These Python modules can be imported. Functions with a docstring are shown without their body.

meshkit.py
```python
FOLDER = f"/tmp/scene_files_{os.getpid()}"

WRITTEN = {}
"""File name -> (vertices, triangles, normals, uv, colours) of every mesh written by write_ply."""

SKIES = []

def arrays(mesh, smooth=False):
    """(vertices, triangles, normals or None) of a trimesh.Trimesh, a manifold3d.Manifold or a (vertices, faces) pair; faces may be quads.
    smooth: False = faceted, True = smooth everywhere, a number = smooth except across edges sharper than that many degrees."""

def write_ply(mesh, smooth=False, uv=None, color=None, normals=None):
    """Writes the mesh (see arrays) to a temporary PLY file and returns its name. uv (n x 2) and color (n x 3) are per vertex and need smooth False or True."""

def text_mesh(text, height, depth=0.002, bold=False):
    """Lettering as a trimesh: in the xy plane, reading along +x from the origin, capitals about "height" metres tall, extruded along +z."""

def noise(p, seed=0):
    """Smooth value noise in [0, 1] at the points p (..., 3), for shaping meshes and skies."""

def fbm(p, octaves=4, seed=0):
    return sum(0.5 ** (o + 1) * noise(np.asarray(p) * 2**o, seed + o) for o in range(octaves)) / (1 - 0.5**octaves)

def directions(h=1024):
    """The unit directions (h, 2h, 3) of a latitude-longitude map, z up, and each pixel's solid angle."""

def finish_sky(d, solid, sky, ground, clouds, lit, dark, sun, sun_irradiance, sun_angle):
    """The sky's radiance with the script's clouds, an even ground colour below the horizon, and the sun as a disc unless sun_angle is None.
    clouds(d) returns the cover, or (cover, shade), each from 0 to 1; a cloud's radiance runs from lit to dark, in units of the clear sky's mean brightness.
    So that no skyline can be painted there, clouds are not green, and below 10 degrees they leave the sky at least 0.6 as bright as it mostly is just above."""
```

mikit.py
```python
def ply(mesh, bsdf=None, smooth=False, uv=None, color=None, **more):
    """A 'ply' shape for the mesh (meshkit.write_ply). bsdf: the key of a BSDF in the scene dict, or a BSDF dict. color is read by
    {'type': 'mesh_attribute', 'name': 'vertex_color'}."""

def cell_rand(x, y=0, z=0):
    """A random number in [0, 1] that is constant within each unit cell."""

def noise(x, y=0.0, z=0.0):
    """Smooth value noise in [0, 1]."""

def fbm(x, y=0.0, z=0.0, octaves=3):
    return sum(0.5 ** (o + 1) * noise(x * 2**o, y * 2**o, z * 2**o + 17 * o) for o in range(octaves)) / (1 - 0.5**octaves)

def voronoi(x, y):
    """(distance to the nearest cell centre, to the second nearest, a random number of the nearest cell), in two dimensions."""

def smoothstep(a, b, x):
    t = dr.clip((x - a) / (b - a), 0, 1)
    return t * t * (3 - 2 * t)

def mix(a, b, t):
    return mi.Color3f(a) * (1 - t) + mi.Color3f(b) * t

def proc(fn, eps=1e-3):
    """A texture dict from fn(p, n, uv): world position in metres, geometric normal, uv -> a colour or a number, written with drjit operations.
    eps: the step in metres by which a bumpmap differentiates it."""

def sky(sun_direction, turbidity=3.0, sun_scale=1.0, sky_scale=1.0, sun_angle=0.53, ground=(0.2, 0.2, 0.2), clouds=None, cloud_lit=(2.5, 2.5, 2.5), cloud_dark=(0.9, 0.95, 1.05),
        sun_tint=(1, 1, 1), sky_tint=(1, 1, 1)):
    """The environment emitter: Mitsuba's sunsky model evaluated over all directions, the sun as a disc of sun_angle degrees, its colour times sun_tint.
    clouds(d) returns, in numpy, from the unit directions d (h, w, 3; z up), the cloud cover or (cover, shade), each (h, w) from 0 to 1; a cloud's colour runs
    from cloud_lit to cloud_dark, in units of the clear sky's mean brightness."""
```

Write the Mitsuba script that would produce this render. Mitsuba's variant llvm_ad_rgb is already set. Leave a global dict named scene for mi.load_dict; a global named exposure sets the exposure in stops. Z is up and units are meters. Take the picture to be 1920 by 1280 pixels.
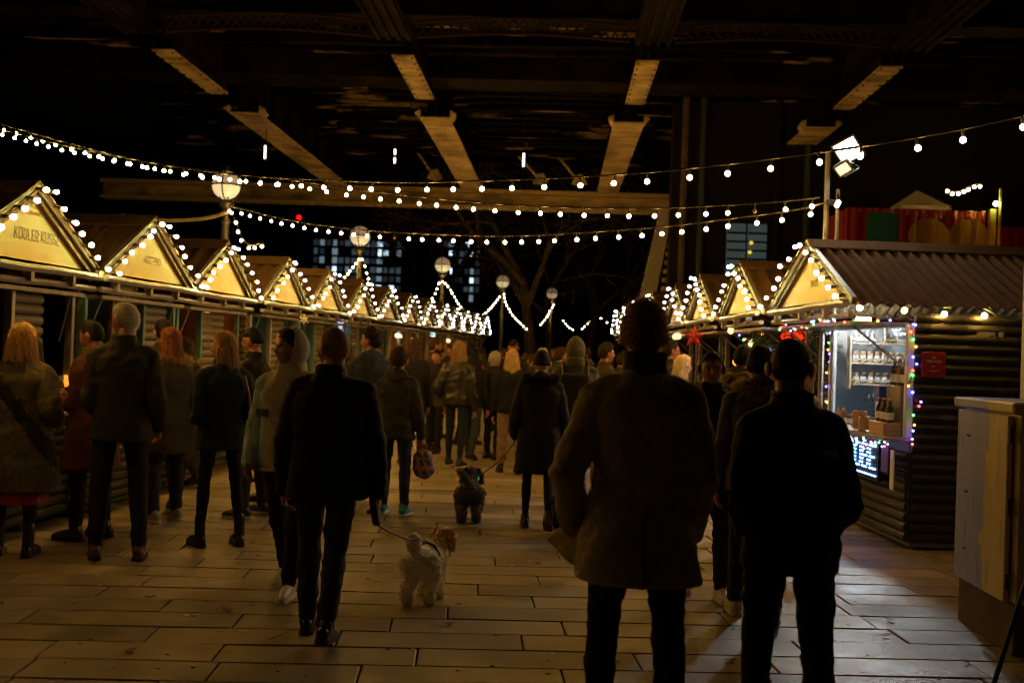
import math, random
import numpy as np, trimesh, manifold3d as m3, mitsuba as mi, mikit, meshkit, drjit as dr
from manifold3d import Manifold
from scipy.interpolate import CubicSpline
from shapely.geometry import Polygon
T = mi.ScalarTransform4f
PI = math.pi
scene, labels = {}, {}

# ---------------------------------------------------------------- camera, sky, exposure
CY, CP, CR = math.atan(87 / 2000), 19 / 2000, 0.035          # yaw, pitch, roll
_F = np.array([-math.sin(CY) * math.cos(CP), math.cos(CY) * math.cos(CP), math.sin(CP)])
_R = np.cross(_F, [0, 0, 1]); _R /= np.linalg.norm(_R)
_U = -math.sin(CR) * _R + math.cos(CR) * np.cross(_R, _F)
EYE = np.array([0, 0, 1.65])
scene['camera'] = {'type': 'thinlens', 'fov': 2 * math.degrees(math.atan(960 / 2000)), 'fov_axis': 'x', 'near_clip': 0.1, 'far_clip': 2000.0,
                   'aperture_radius': 0.009, 'focus_distance': 7.2, 'to_world': T().look_at(EYE.tolist(), (EYE + _F).tolist(), _U.tolist())}
scene['night_sky'] = mikit.sky([0.2, 0.9, 0.05], turbidity=6, sun_scale=0.0, sky_scale=2.0e-4, sky_tint=(1.3, 1.0, 0.7))
scene['night_sky']['sampling_weight'] = 6.0
exposure = -0.65
WARM = np.array([1.0, 0.515, 0.10])
LB = 150.0             # radiance of a festoon bulb

# ---------------------------------------------------------------- materials
def mat(key, col, rough=0.7, **kw):
    c = col if isinstance(col, dict) else {'type': 'rgb', 'value': list(col)}
    b = {'type': 'principled', 'base_color': c, 'roughness': rough, **kw}
    scene[key] = {'type': 'twosided', 'bsdf': b}
    return key
VC = {'type': 'mesh_attribute', 'name': 'vertex_color'}
mat('mat_cloth', VC, 0.8, specular=0.2, sheen=0.25)
mat('mat_fur', VC, 0.9, specular=0.1, sheen=1.0)
mat('mat_skin', VC, 0.5, specular=0.45)
mat('mat_hair', VC, 0.6, specular=0.2)
scene['mat_strand'] = {'type': 'principledthin', 'base_color': VC, 'roughness': 0.4, 'diff_trans': 1.1, 'sheen': 0.6}
mat('mat_leather', VC, 0.35, specular=0.5)
mat('mat_paint', VC, 0.55)
mat('mat_bulb', (0.8, 0.7, 0.5), 0.4)
mat('mat_dead_bulb', (0.35, 0.22, 0.12), 0.2)
mat('mat_black', (0.012, 0.012, 0.012), 0.5)
mat('mat_iron', (0.02, 0.02, 0.02), 0.45)
mat('mat_rope', (0.25, 0.2, 0.13), 0.8)
mat('mat_galv', (0.42, 0.40, 0.37), 0.42, metallic=0.5)
mat('mat_galv2', (0.24, 0.22, 0.19), 0.45, metallic=0.3)
mat('mat_white', (0.7, 0.7, 0.68), 0.5)
mat('mat_pale', (0.55, 0.5, 0.42), 0.6)
mat('mat_teal', (0.10, 0.24, 0.21), 0.5)
mat('mat_dark_room', (0.008, 0.007, 0.006), 0.9, specular=0.05)
mat('mat_brown', (0.20, 0.095, 0.035), 0.6)
mat('mat_red', (0.30, 0.012, 0.02), 0.5)
mat('mat_glass_amber', (0.22, 0.09, 0.02), 0.12, specular=0.6)
mat('mat_glass_dark', (0.02, 0.03, 0.02), 0.1, specular=0.6)
mat('mat_copper', (0.75, 0.42, 0.26), 0.25, metallic=0.9)
mat('mat_paper', (0.72, 0.72, 0.70), 0.8)
mat('mat_blue', (0.03, 0.08, 0.55), 0.4)
mat('mat_purple', (0.12, 0.05, 0.25), 0.6)
mat('mat_slate', (0.19, 0.25, 0.31), 0.7)
mat('mat_grout', (0.025, 0.022, 0.018), 0.9)
mat('mat_earth', (0.05, 0.045, 0.04), 0.9)
mat('mat_globe_top', (0.55, 0.45, 0.32), 0.4)
mat('mat_leaf', (0.05, 0.10, 0.03), 0.6)
mat('mat_tree_leaf', (0.07, 0.048, 0.02), 0.8)
mat('mat_star', (0.75, 0.6, 0.35), 0.7)
mat('mat_sole', (0.6, 0.57, 0.5), 0.7)
mat('mat_canvas', (0.65, 0.62, 0.55), 0.8)
mat('mat_canvas_green', (0.32, 0.40, 0.34), 0.8)

def stone(tint, seed):
    def f(p, n, uv):
        a = mikit.fbm(p.x * 3.1 + seed, p.y * 3.1, p.z * 3 + seed, 4)
        g = mikit.noise(p.x * 160, p.y * 160, seed)
        s = mikit.smoothstep(0.60, 0.74, mikit.fbm(p.x * 1.3, p.y * 1.3 + seed, 2.0, 3))
        v = 0.55 + 0.75 * a + 0.2 * (g - 0.5)
        return mi.Color3f(*tint) * v * (1 - 0.38 * s)
    return mikit.proc(f)
def stone_rough(p, n, uv):
    return 0.34 + 0.42 * mikit.fbm(p.x * 2.2, p.y * 2.2, 5.0, 3)
def grain_h(p, n, uv):
    return 0.0022 * mikit.fbm(p.x * 38, p.y * 38, 1.0, 3) + 0.003 * mikit.noise(p.x * 9, p.y * 9, 3.0)
for i, t in enumerate([(.245, .195, .118), (.200, .165, .110), (.285, .225, .130), (.170, .142, .105)]):
    scene[f'mat_slab_{i}'] = {'type': 'twosided', 'bsdf': {'type': 'bumpmap', 'arbitrary': mikit.proc(grain_h), 'scale': 1.0,
        'bsdf': {'type': 'principled', 'base_color': stone(t, 7.3 * i), 'roughness': mikit.proc(stone_rough), 'specular': 0.45}}}
PAVE = math.radians(5.06)           # the paving runs a little askew of the street
pc, ps = math.cos(PAVE), math.sin(PAVE)
def far_pave(p, n, uv):
    u = p.x * pc + p.y * ps
    v = -p.x * ps + p.y * pc
    r = dr.floor(v / 0.33)
    fv = v / 0.33 - r
    uu = u / 0.92 + mikit.cell_rand(r, 3)
    c = dr.floor(uu)
    fu = uu - c
    j = dr.minimum(dr.minimum(fv, 1 - fv) * 0.33, dr.minimum(fu, 1 - fu) * 0.92)
    k = mikit.smoothstep(0.003, 0.010, j)
    tone = 0.78 + 0.44 * mikit.cell_rand(r, c, 2)
    a = 0.65 + 0.6 * mikit.fbm(p.x * 3, p.y * 3, 1.0, 4)
    return mi.Color3f(.255, .205, .125) * (tone * a * (0.25 + 0.75 * k))
scene['mat_far_pave'] = {'type': 'twosided', 'bsdf': {'type': 'principled', 'base_color': mikit.proc(far_pave), 'roughness': mikit.proc(stone_rough), 'specular': 0.45}}
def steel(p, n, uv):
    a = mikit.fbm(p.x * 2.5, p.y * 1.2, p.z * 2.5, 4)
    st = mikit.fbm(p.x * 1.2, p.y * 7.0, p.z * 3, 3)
    return mikit.mix((.20, .145, .075), (.70, .54, .30), mikit.smoothstep(.28, .72, .5 * a + .5 * st))  # pale golden copy of the bridge steel, lamplight from below put into its colour
mat('mat_steel_lit', mikit.proc(steel), 0.7)
def steel_shaded(p, n, uv):
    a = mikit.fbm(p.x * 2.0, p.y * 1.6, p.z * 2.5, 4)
    return mikit.mix((.003, .002, .0015), (.016, .010, .006), mikit.smoothstep(.3, .75, a))  # near black copy of the same steel, shade painted into its colour
mat('mat_steel_shaded', mikit.proc(steel_shaded), 0.75, specular=0.05)
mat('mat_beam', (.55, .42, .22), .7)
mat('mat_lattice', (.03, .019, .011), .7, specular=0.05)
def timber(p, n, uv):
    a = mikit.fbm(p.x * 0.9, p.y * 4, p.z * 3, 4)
    return mikit.mix((.003, .002, .0015), (.30, .20, .09), mikit.smoothstep(.60, .72, a))  # pale streaks paint lamplight catching the timbers into their colour
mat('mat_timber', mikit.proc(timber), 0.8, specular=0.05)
def signwood(p, n, uv):
    a = mikit.fbm(p.x * 1.5, p.y * 1.5, p.z * 9, 3)
    return mikit.mix((.74, .42, .15), (.86, .54, .22), a)
mat('mat_sign', mikit.proc(signwood), 0.55)
def lap(p, n, uv):
    a = mikit.fbm(p.x * 1.6, p.y * 1.6, p.z * 14, 4)
    w = mikit.smoothstep(.62, .75, mikit.fbm(p.x * 3, p.y * 3, p.z * 5, 3))
    return mikit.mix((.012, .013, .011), (.034, .034, .028), a) * (1 - w) + mi.Color3f(.06, .055, .045) * w
mat('mat_lap', mikit.proc(lap), 0.42, specular=0.5)
def lap_pale(p, n, uv):
    a = mikit.fbm(p.x * 1.6, p.y * 1.6, p.z * 14, 4)
    return mikit.mix((.11, .095, .07), (.21, .18, .13), a)
mat('mat_lap_pale', mikit.proc(lap_pale), 0.5)
def roofc(p, n, uv):
    a = mikit.fbm(p.x * 2.2, p.y * 2.2, p.z * 2.2, 4)
    return mikit.mix((.07, .040, .017), (.16, .098, .045), a)
mat('mat_roof', mikit.proc(roofc), 0.85, specular=0.08)
def shelfwood(p, n, uv):
    a = mikit.fbm(p.x * 3, p.y * 3, p.z * 60, 3)
    return mikit.mix((.42, .26, .12), (.62, .42, .22), a)
mat('mat_shelf', mikit.proc(shelfwood), 0.55)
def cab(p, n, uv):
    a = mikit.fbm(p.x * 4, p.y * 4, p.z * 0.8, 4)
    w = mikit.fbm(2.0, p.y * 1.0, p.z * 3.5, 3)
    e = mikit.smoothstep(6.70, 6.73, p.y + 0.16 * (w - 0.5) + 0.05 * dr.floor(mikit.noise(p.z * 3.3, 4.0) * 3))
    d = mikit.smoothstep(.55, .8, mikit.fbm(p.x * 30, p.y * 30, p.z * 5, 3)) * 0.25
    return (mikit.mix((.66, .55, .33), (.30, .36, 1.0), e) * (0.75 + 0.5 * a)) * (1 - d)  # lavender paint made bluer, with bluish light worked into the colour
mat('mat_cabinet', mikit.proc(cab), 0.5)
def plinth(p, n, uv):
    a = mikit.fbm(p.x * 5, p.y * 5, p.z * 5, 4)
    return mikit.mix((.07, .045, .035), (.16, .11, .085), a)
mat('mat_plinth', mikit.proc(plinth), 0.85)
def bark(p, n, uv):
    a = mikit.fbm(p.x * 6, p.y * 6, p.z * 1.5, 4)
    return mikit.mix((.03, .02, .012), (.08, .055, .035), a)
mat('mat_bark', mikit.proc(bark), 0.9)

# ---------------------------------------------------------------- helpers
used = {}
def numbered(key):
    if key not in used:
        used[key] = 0
        return key
    used[key] += 1
    return f'{key}_{used[key]:03d}'
def thing(name, label, cat, group=None):
    k = numbered(name)
    labels[k] = {'label': label, 'category': cat}
    if group: labels[k]['group'] = group
    return k
def part(parent, name, mesh, m, smooth=False, color=None, label=None, kind=None, **kw):
    k = numbered(parent + '__' + name)
    if color is not None:
        mesh = tm(mesh)
        c = np.asarray(color, float)
        if c.ndim == 1: c = np.tile(c, (len(mesh.vertices), 1))
        if smooth not in (True, False): smooth = True
        scene[k] = mikit.ply(mesh, m, smooth=smooth, color=c, **kw)
    else:
        scene[k] = mikit.ply(mesh, m, smooth=smooth, **kw)
    if label or kind:
        labels[k] = {}
        if label: labels[k]['label'] = label
        if kind: labels[k]['kind'] = kind
    return k
def single(name, label, cat, mesh, m, smooth=False, group=None, color=None, **kw):
    k = thing(name, label, cat, group)
    mesh = tm(mesh)
    if color is not None:
        c = np.tile(np.asarray(color, float), (len(mesh.vertices), 1))
        scene[k] = mikit.ply(mesh, m, smooth=bool(smooth), color=c, **kw)
    else:
        scene[k] = mikit.ply(mesh, m, smooth=smooth, **kw)
    return k
def structure(name, mesh, m, smooth=False):
    k = numbered(name); labels[k] = {'kind': 'structure'}
    scene[k] = mikit.ply(mesh, m, smooth=smooth)
    return k
def spart(parent, name, mesh, m, smooth=False):
    k = numbered(parent + '__' + name)
    scene[k] = mikit.ply(mesh, m, smooth=smooth)
    return k
def tm(m):
    if isinstance(m, Manifold):
        q = m.to_mesh()
        return trimesh.Trimesh(q.vert_properties[:, :3].astype(float), q.tri_verts, process=False)
    return m
def cat(ms):
    return trimesh.util.concatenate([tm(m) for m in ms])
def box(c, s, ch=0.0):
    c, s = np.asarray(c, float), np.asarray(s, float) / 2
    if ch <= 0:
        b = trimesh.creation.box(2 * s); b.apply_translation(c); return b
    pts = []
    for x in (-1, 1):
        for y in (-1, 1):
            for z in (-1, 1):
                o = np.array([x, y, z])
                for k in range(3):
                    q = s - ch; q[k] = s[k]
                    pts.append(c + o * q)
    return trimesh.convex.convex_hull(np.array(pts))
def hull(pts):
    return trimesh.convex.convex_hull(np.asarray(pts, float))
def tube(pts, r, n=8, cap=True):
    p = np.asarray(pts, float)
    t = np.gradient(p, axis=0); t /= np.linalg.norm(t, axis=1, keepdims=True) + 1e-12
    a = np.cross(t, np.where(np.abs(t[:, 2:]) < 0.9, [0, 0, 1.0], [1.0, 0, 0])); a /= np.linalg.norm(a, axis=1, keepdims=True) + 1e-12
    b = np.cross(t, a); an = np.arange(n) * 2 * PI / n
    r = np.broadcast_to(np.asarray(r, float), (len(p),))
    v = (p[:, None] + r[:, None, None] * (np.cos(an)[None, :, None] * a[:, None] + np.sin(an)[None, :, None] * b[:, None])).reshape(-1, 3)
    f = []
    for i in range(len(p) - 1):
        for j in range(n):
            q = [i * n + j, i * n + (j + 1) % n, (i + 1) * n + (j + 1) % n, (i + 1) * n + j]
            f += [[q[0], q[1], q[2]], [q[0], q[2], q[3]]]
    if cap:
        for i0, fl in ((0, 1), ((len(p) - 1) * n, 0)):
            for j in range(1, n - 1):
                f.append([i0, i0 + j + 1, i0 + j] if fl else [i0, i0 + j, i0 + j + 1])
    return trimesh.Trimesh(v, f, process=False)
def lathe(prof, c=(0, 0, 0), n=16):
    m = trimesh.creation.revolve(np.asarray(prof, float), sections=n)
    m.apply_translation(c); return m
def spline(ctrl, n):
    c = np.asarray(ctrl, float)
    d = np.r_[0, np.cumsum(np.linalg.norm(np.diff(c, axis=0), axis=1))]
    return CubicSpline(d, c)(np.linspace(0, d[-1], n)), d[-1]
def prism(poly, depth):
    return trimesh.creation.extrude_polygon(poly, depth, engine='earcut')
def mat4(c0, c1, c2, o=(0, 0, 0)):
    m = np.eye(4); m[:3, 0], m[:3, 1], m[:3, 2], m[:3, 3] = c0, c1, c2, o
    return m
def rotz(a, o=(0, 0, 0)):
    c, s = math.cos(a), math.sin(a)
    return mat4((c, s, 0), (-s, c, 0), (0, 0, 1), o)
def rgb(v):
    return {'type': 'rgb', 'value': [float(x) for x in v]}
def glow(v, w=1.0):
    return {'emitter': {'type': 'area', 'radiance': rgb(v), 'sampling_weight': float(w)}}
def bulb_part(parent, c, r, col, w=1.0, name='bulb'):
    k = numbered(parent + '__' + name)
    scene[k] = {'type': 'sphere', 'center': [float(x) for x in c], 'radius': float(r), 'bsdf': {'type': 'ref', 'id': 'mat_bulb'}, **glow(col, w)}
    return k
rng = np.random.default_rng(11)

# ---------------------------------------------------------------- ground
def pv(u, v, z=0.0):
    return np.array([u * pc - v * ps, u * ps + v * pc, z])
structure('ground', box((0, 150, -0.20), (700, 700, 0.2)), 'mat_earth')
def sheet(u0, u1, v0, v1, z):
    v = np.array([pv(u0, v0, z), pv(u1, v0, z), pv(u1, v1, z), pv(u0, v1, z)])
    return trimesh.Trimesh(v, [[0, 1, 2], [0, 2, 3]], process=False)
U0, U1, V0, NV = -4.75, 4.45, 4.6, 24
V1 = V0 + NV * 0.33
structure('pavement', cat([sheet(-14, 14, V1, 90, 0), sheet(-14, U0, -6, V1, 0), sheet(U1, 14, -6, V1, 0), sheet(U0, U1, -6, V0, 0)]), 'mat_far_pave')
spart('pavement', 'joint_bed', sheet(U0, U1, V0, V1, -0.022), 'mat_grout')
for i in range(NV):
    u, g = U0 - rng.random() * 0.6, 0.0055
    while u < U1:
        w = rng.choice([0.72, 0.9, 0.92, 1.05, 1.2]) + rng.normal() * 0.02
        a, b = max(u, U0) + g, min(u + w, U1) - g
        u += w
        if b - a < 0.08: continue
        v0, v1 = V0 + i * 0.33 + g * rng.uniform(.6, 1.4), V0 + (i + 1) * 0.33 - g * rng.uniform(.6, 1.4)
        z = -0.001 - rng.random() * 0.004
        t = rng.normal(size=2) * 0.0035
        c = 0.006
        top = [pv(x, y, z + t[0] * (x - (a + b) / 2) + t[1] * (y - (v0 + v1) / 2)) for x, y in ((a + c, v0 + c), (b - c, v0 + c), (b - c, v1 - c), (a + c, v1 - c))]
        bot = [pv(x, y, -0.03) for x, y in ((a, v0), (b, v0), (b, v1), (a, v1))]
        mid = [pv(x, y, z - 0.005) for x, y in ((a, v0), (b, v0), (b, v1), (a, v1))]
        spart('pavement', 'slab', hull(top + mid + bot), f'mat_slab_{rng.integers(4)}')

gs = [[], []]
for i in range(150):
    p = np.array([rng.uniform(-3.4, 3.2), rng.uniform(5.0, 9.5)])
    r_ = rng.uniform(.006, .016)
    m_ = trimesh.creation.cylinder(r_, .0016, sections=8); m_.apply_scale([1, rng.uniform(.6, 1), 1]); m_.apply_translation([p[0], p[1], -.0005]); gs[int(rng.random() < .25)].append(m_)
for q in range(46):
    p = np.array([2.05, 5.35]) + rng.normal(size=2) * np.array([.35, .28]); m_ = trimesh.creation.cylinder(rng.uniform(.003, .008), .002, sections=7); m_.apply_translation([p[0], p[1], .0005]); gs[1].append(m_)
for m_, mm in zip(gs, ('mat_grout', 'mat_white')):
    k = numbered('pavement__gum_spots'); labels[k] = {'kind': 'stuff'}; scene[k] = mikit.ply(cat(m_), mm)
cr_ = []
for (x, y, a, n) in [(-1.55, 5.9, 1.2, 9), (-1.9, 6.0, .4, 6), (.3, 6.2, 1.0, 8), (-.3, 7.4, .2, 9), (2.3, 6.0, .9, 8), (1.9, 7.6, .3, 7), (-2.6, 7.6, .7, 7), (1.1, 5.5, 1.4, 7), (-2.9, 6.3, .1, 8)]:
    p = np.array([x, y]); q = [p]
    for _ in range(n): a += rng.normal() * .35; p = p + np.array([math.cos(a), math.sin(a)]) * .05; q.append(p)
    q = np.array(q); w_ = np.linspace(.003, .001, len(q)); nrm = np.stack([-np.gradient(q[:, 1]), np.gradient(q[:, 0])], 1); nrm /= np.linalg.norm(nrm, axis=1, keepdims=True)
    v = np.concatenate([np.c_[q + nrm * w_[:, None], np.full(len(q), .0012)], np.c_[q - nrm * w_[:, None], np.full(len(q), .0012)]]); L_ = len(q)
    cr_.append(trimesh.Trimesh(v, [f for i in range(L_ - 1) for f in ([i, i + L_, i + 1], [i + 1, i + L_, i + L_ + 1])], process=False))
k = numbered('pavement__cracks'); labels[k] = {'kind': 'stuff'}; scene[k] = mikit.ply(cat(cr_), 'mat_grout')
# ---------------------------------------------------------------- fallen leaves
LV = [(-2.55, 6.72, 20), (-2.2, 5.55, 80), (-1.98, 6.5, 140), (-1.2, 9.6, 10), (2.05, 6.6, 50), (2.2, 7.0, 100), (-0.6, 6.4, 200), (1.0, 5.9, 30), (-0.1, 8.4, 75)]
for i, (x, y, a) in enumerate(LV):
    o = [(math.cos(t) * (0.045 if k % 2 else 0.022), math.sin(t) * (0.03 if k % 2 else 0.016)) for k, t in enumerate(np.linspace(0, 2 * PI, 11)[:-1])]
    me = prism(Polygon(o), 0.002)
    v = np.array(me.vertices); v[:, 2] += 0.012 * np.sin(v[:, 0] * 40) ** 2 + 0.002
    me.vertices = v; me.apply_transform(rotz(math.radians(a), (x, y, 0.002)))
    single('fallen_leaf', 'dry brown leaf lying on the paving slabs', 'leaf', me, 'mat_brown', group='dry leaves on the paving')

# ---------------------------------------------------------------- the bridge overhead
BZ = 7.15
br = thing('railway_bridge', 'dark steel railway bridge passing overhead with long riveted girders and timber deck', 'bridge')
part(br, 'deck', box((-1, 24, 9.0), (36, 34, 0.3)), 'mat_dark_room')
GX = [-7.75, -3.13, 1.49, 6.0]
for gx in GX:
    vis = abs(gx) < 9
    # first length: wide, ribbed
    ms = [box((gx, 13.2, BZ + 0.10), (0.66, 11.6, 0.06))]; sof = []
    for dx in (-0.27, -0.09, 0.09, 0.27): ms.append(box((gx + dx, 13.2, BZ + 0.035), (0.07, 11.6, 0.07)))
    ms.append(box((gx, 13.2, BZ + 0.75), (0.14, 11.6, 1.24)))
    part(br, 'girder', cat(ms), 'mat_steel_shaded')
    part(br, 'girder', cat([box((gx, 21.72, BZ + 0.75), (0.08, 3.4, 1.32)), box((gx - 0.19, 21.72, BZ + 0.12), (0.04, 3.4, 0.14)), box((gx + 0.19, 21.72, BZ + 0.12), (0.04, 3.4, 0.14))]), 'mat_steel_shaded')
    part(br, 'bottom_plate', box((gx, 21.72, BZ + 0.02), (0.42, 3.4, 0.04)), 'mat_steel_lit')
    ms = []
    for k in range(18):
        if k % 2 == 0:
            ms += [box((gx + sx * 0.17, 20.1 + 0.2 * k, BZ - 0.008), (0.04, 0.04, 0.02)) for sx in (-1, 1)]
    y0 = 25.35
    part(br, 'girder', cat([box((gx, 30.75, BZ + 0.75), (0.10, 10.8, 1.32)), box((gx, 30.75, BZ + 0.055), (0.72, 10.8, 0.02))]), 'mat_steel_shaded')
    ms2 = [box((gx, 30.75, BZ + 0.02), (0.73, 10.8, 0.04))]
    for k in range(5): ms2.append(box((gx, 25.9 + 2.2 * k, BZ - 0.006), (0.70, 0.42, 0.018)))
    part(br, 'bottom_plate', cat(ms2), 'mat_steel_lit')
    for sx in (-1, 1):
        part(br, 'bracket', hull([(gx + sx * 0.36, 25.3, BZ), (gx + sx * 0.5, 25.3, BZ + 0.12), (gx + sx * 0.36, 25.3, BZ + 0.2), (gx + sx * 0.36, 25.9, BZ), (gx + sx * 0.44, 25.9, BZ + 0.1)]), 'mat_steel_lit')
    for k in range(7):
        for sx in (-1, 1):
            ms.append(box((gx + sx * 0.14, 25.6 + 1.7 * k, BZ + 0.6), (0.18, 0.06, 1.1)))
    part(br, 'stiffeners', cat(ms), 'mat_steel_shaded', kind='stuff')
part(br, 'cross_beam', cat([box((-1, 19.55, BZ + 0.85), (30, 0.4, 0.5)), box((-1, 19.55, BZ + 0.58), (30, 0.6, 0.05))]), 'mat_steel_shaded')
part(br, 'cross_beam', cat([box((-1, 24.4, BZ + 0.85), (30, 1.0, 0.5))]), 'mat_steel_shaded')
for i in range(3):
    x0, x1 = GX[i] + 0.4, GX[i + 1] - 0.4
    n = 22
    ms = []
    for k in range(n):
        a, b = x0 + (x1 - x0) * k / n, x0 + (x1 - x0) * (k + 1) / n
        ar = 0.10 * math.sin(PI * (k + 0.5) / n)
        ms += [tube([(a, 19.1, BZ + 0.12 + ar), (b, 19.1, BZ + 0.36 + ar)], 0.018, 5), tube([(b, 19.12, BZ + 0.12 + ar), (a, 19.12, BZ + 0.36 + ar)], 0.018, 5)]
    for zo in (0.10, 0.38):
        pts = [(x0 + (x1 - x0) * k / n, 19.1, BZ + zo + 0.10 * math.sin(PI * k / n)) for k in range(n + 1)]
        ms.append(tube(pts, 0.03, 5))
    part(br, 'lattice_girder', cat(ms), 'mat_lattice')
# end beam: a plate girder with two flanges
for z, h, m_, dy in ((6.60, 0.10, 'mat_beam', 0.25), (6.86, 0.42, 'mat_steel_lit', 0.0), (7.15, 0.12, 'mat_beam', 0.3)):
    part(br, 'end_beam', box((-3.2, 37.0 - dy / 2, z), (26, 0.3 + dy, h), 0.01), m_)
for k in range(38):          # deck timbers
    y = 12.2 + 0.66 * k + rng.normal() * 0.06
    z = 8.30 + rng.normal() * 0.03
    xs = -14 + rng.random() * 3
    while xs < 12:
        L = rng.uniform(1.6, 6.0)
        part(br, 'timber', box((xs + L / 2, y, z + rng.normal() * 0.02), (L - 0.04, rng.uniform(.16, .27), 0.22)), 'mat_timber' if rng.random() < .8 else 'mat_steel_shaded')
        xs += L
for (xa, ya, za, xb, yb, zb) in [(-5.2, 35.9, 8.55, -4.4, 35.9, 7.5), (-1.84, 35.9, 8.55, -.8, 35.9, 7.45), (-.49, 35.9, 8.55, .5, 35.9, 7.45)]:
    part(br, 'strut', tube([(xa, ya, za), (xb, yb, zb)], 0.045, 8), 'mat_steel_lit', smooth=40)
    part(br, 'strut_shoe', hull([(xb - .25, yb, zb - .1), (xb + .3, yb, zb - .1), (xb + .1, yb, zb + .25), (xb - .12, yb, zb + .2), (xb, yb + .5, zb - .1), (xb, yb + .5, zb + .15)]), 'mat_steel_lit')
# raking pier with a ladder of lit plates on its side
pr = thing('bridge_pier', 'pale raking bridge pier with ladder like side leaning right beyond the right stalls', 'pier')
def quadcol(b0, b1, wb, wt, d):
    p = []
    for (x, z), w in ((b0, wb), (b1, wt)):
        for sx in (-1, 1):
            for yy in (33.8, 33.8 + d): p.append((x + sx * w / 2, yy, z))
    return hull(p)
part(pr, 'column', quadcol((2.15, 0), (3.30, 6.5), 0.62, 0.36, 0.5), 'mat_pale')
part(pr, 'side_column', quadcol((2.95, 0), (3.72, 6.5), 0.5, 0.30, 0.4), 'mat_steel_shaded')
for k in range(22):
    t = (k + 1) / 24
    part(pr, 'rung', box((2.95 + 0.77 * t - 0.04, 33.70, 6.5 * t), (0.40, 0.12, 0.13)), 'mat_pale')
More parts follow.
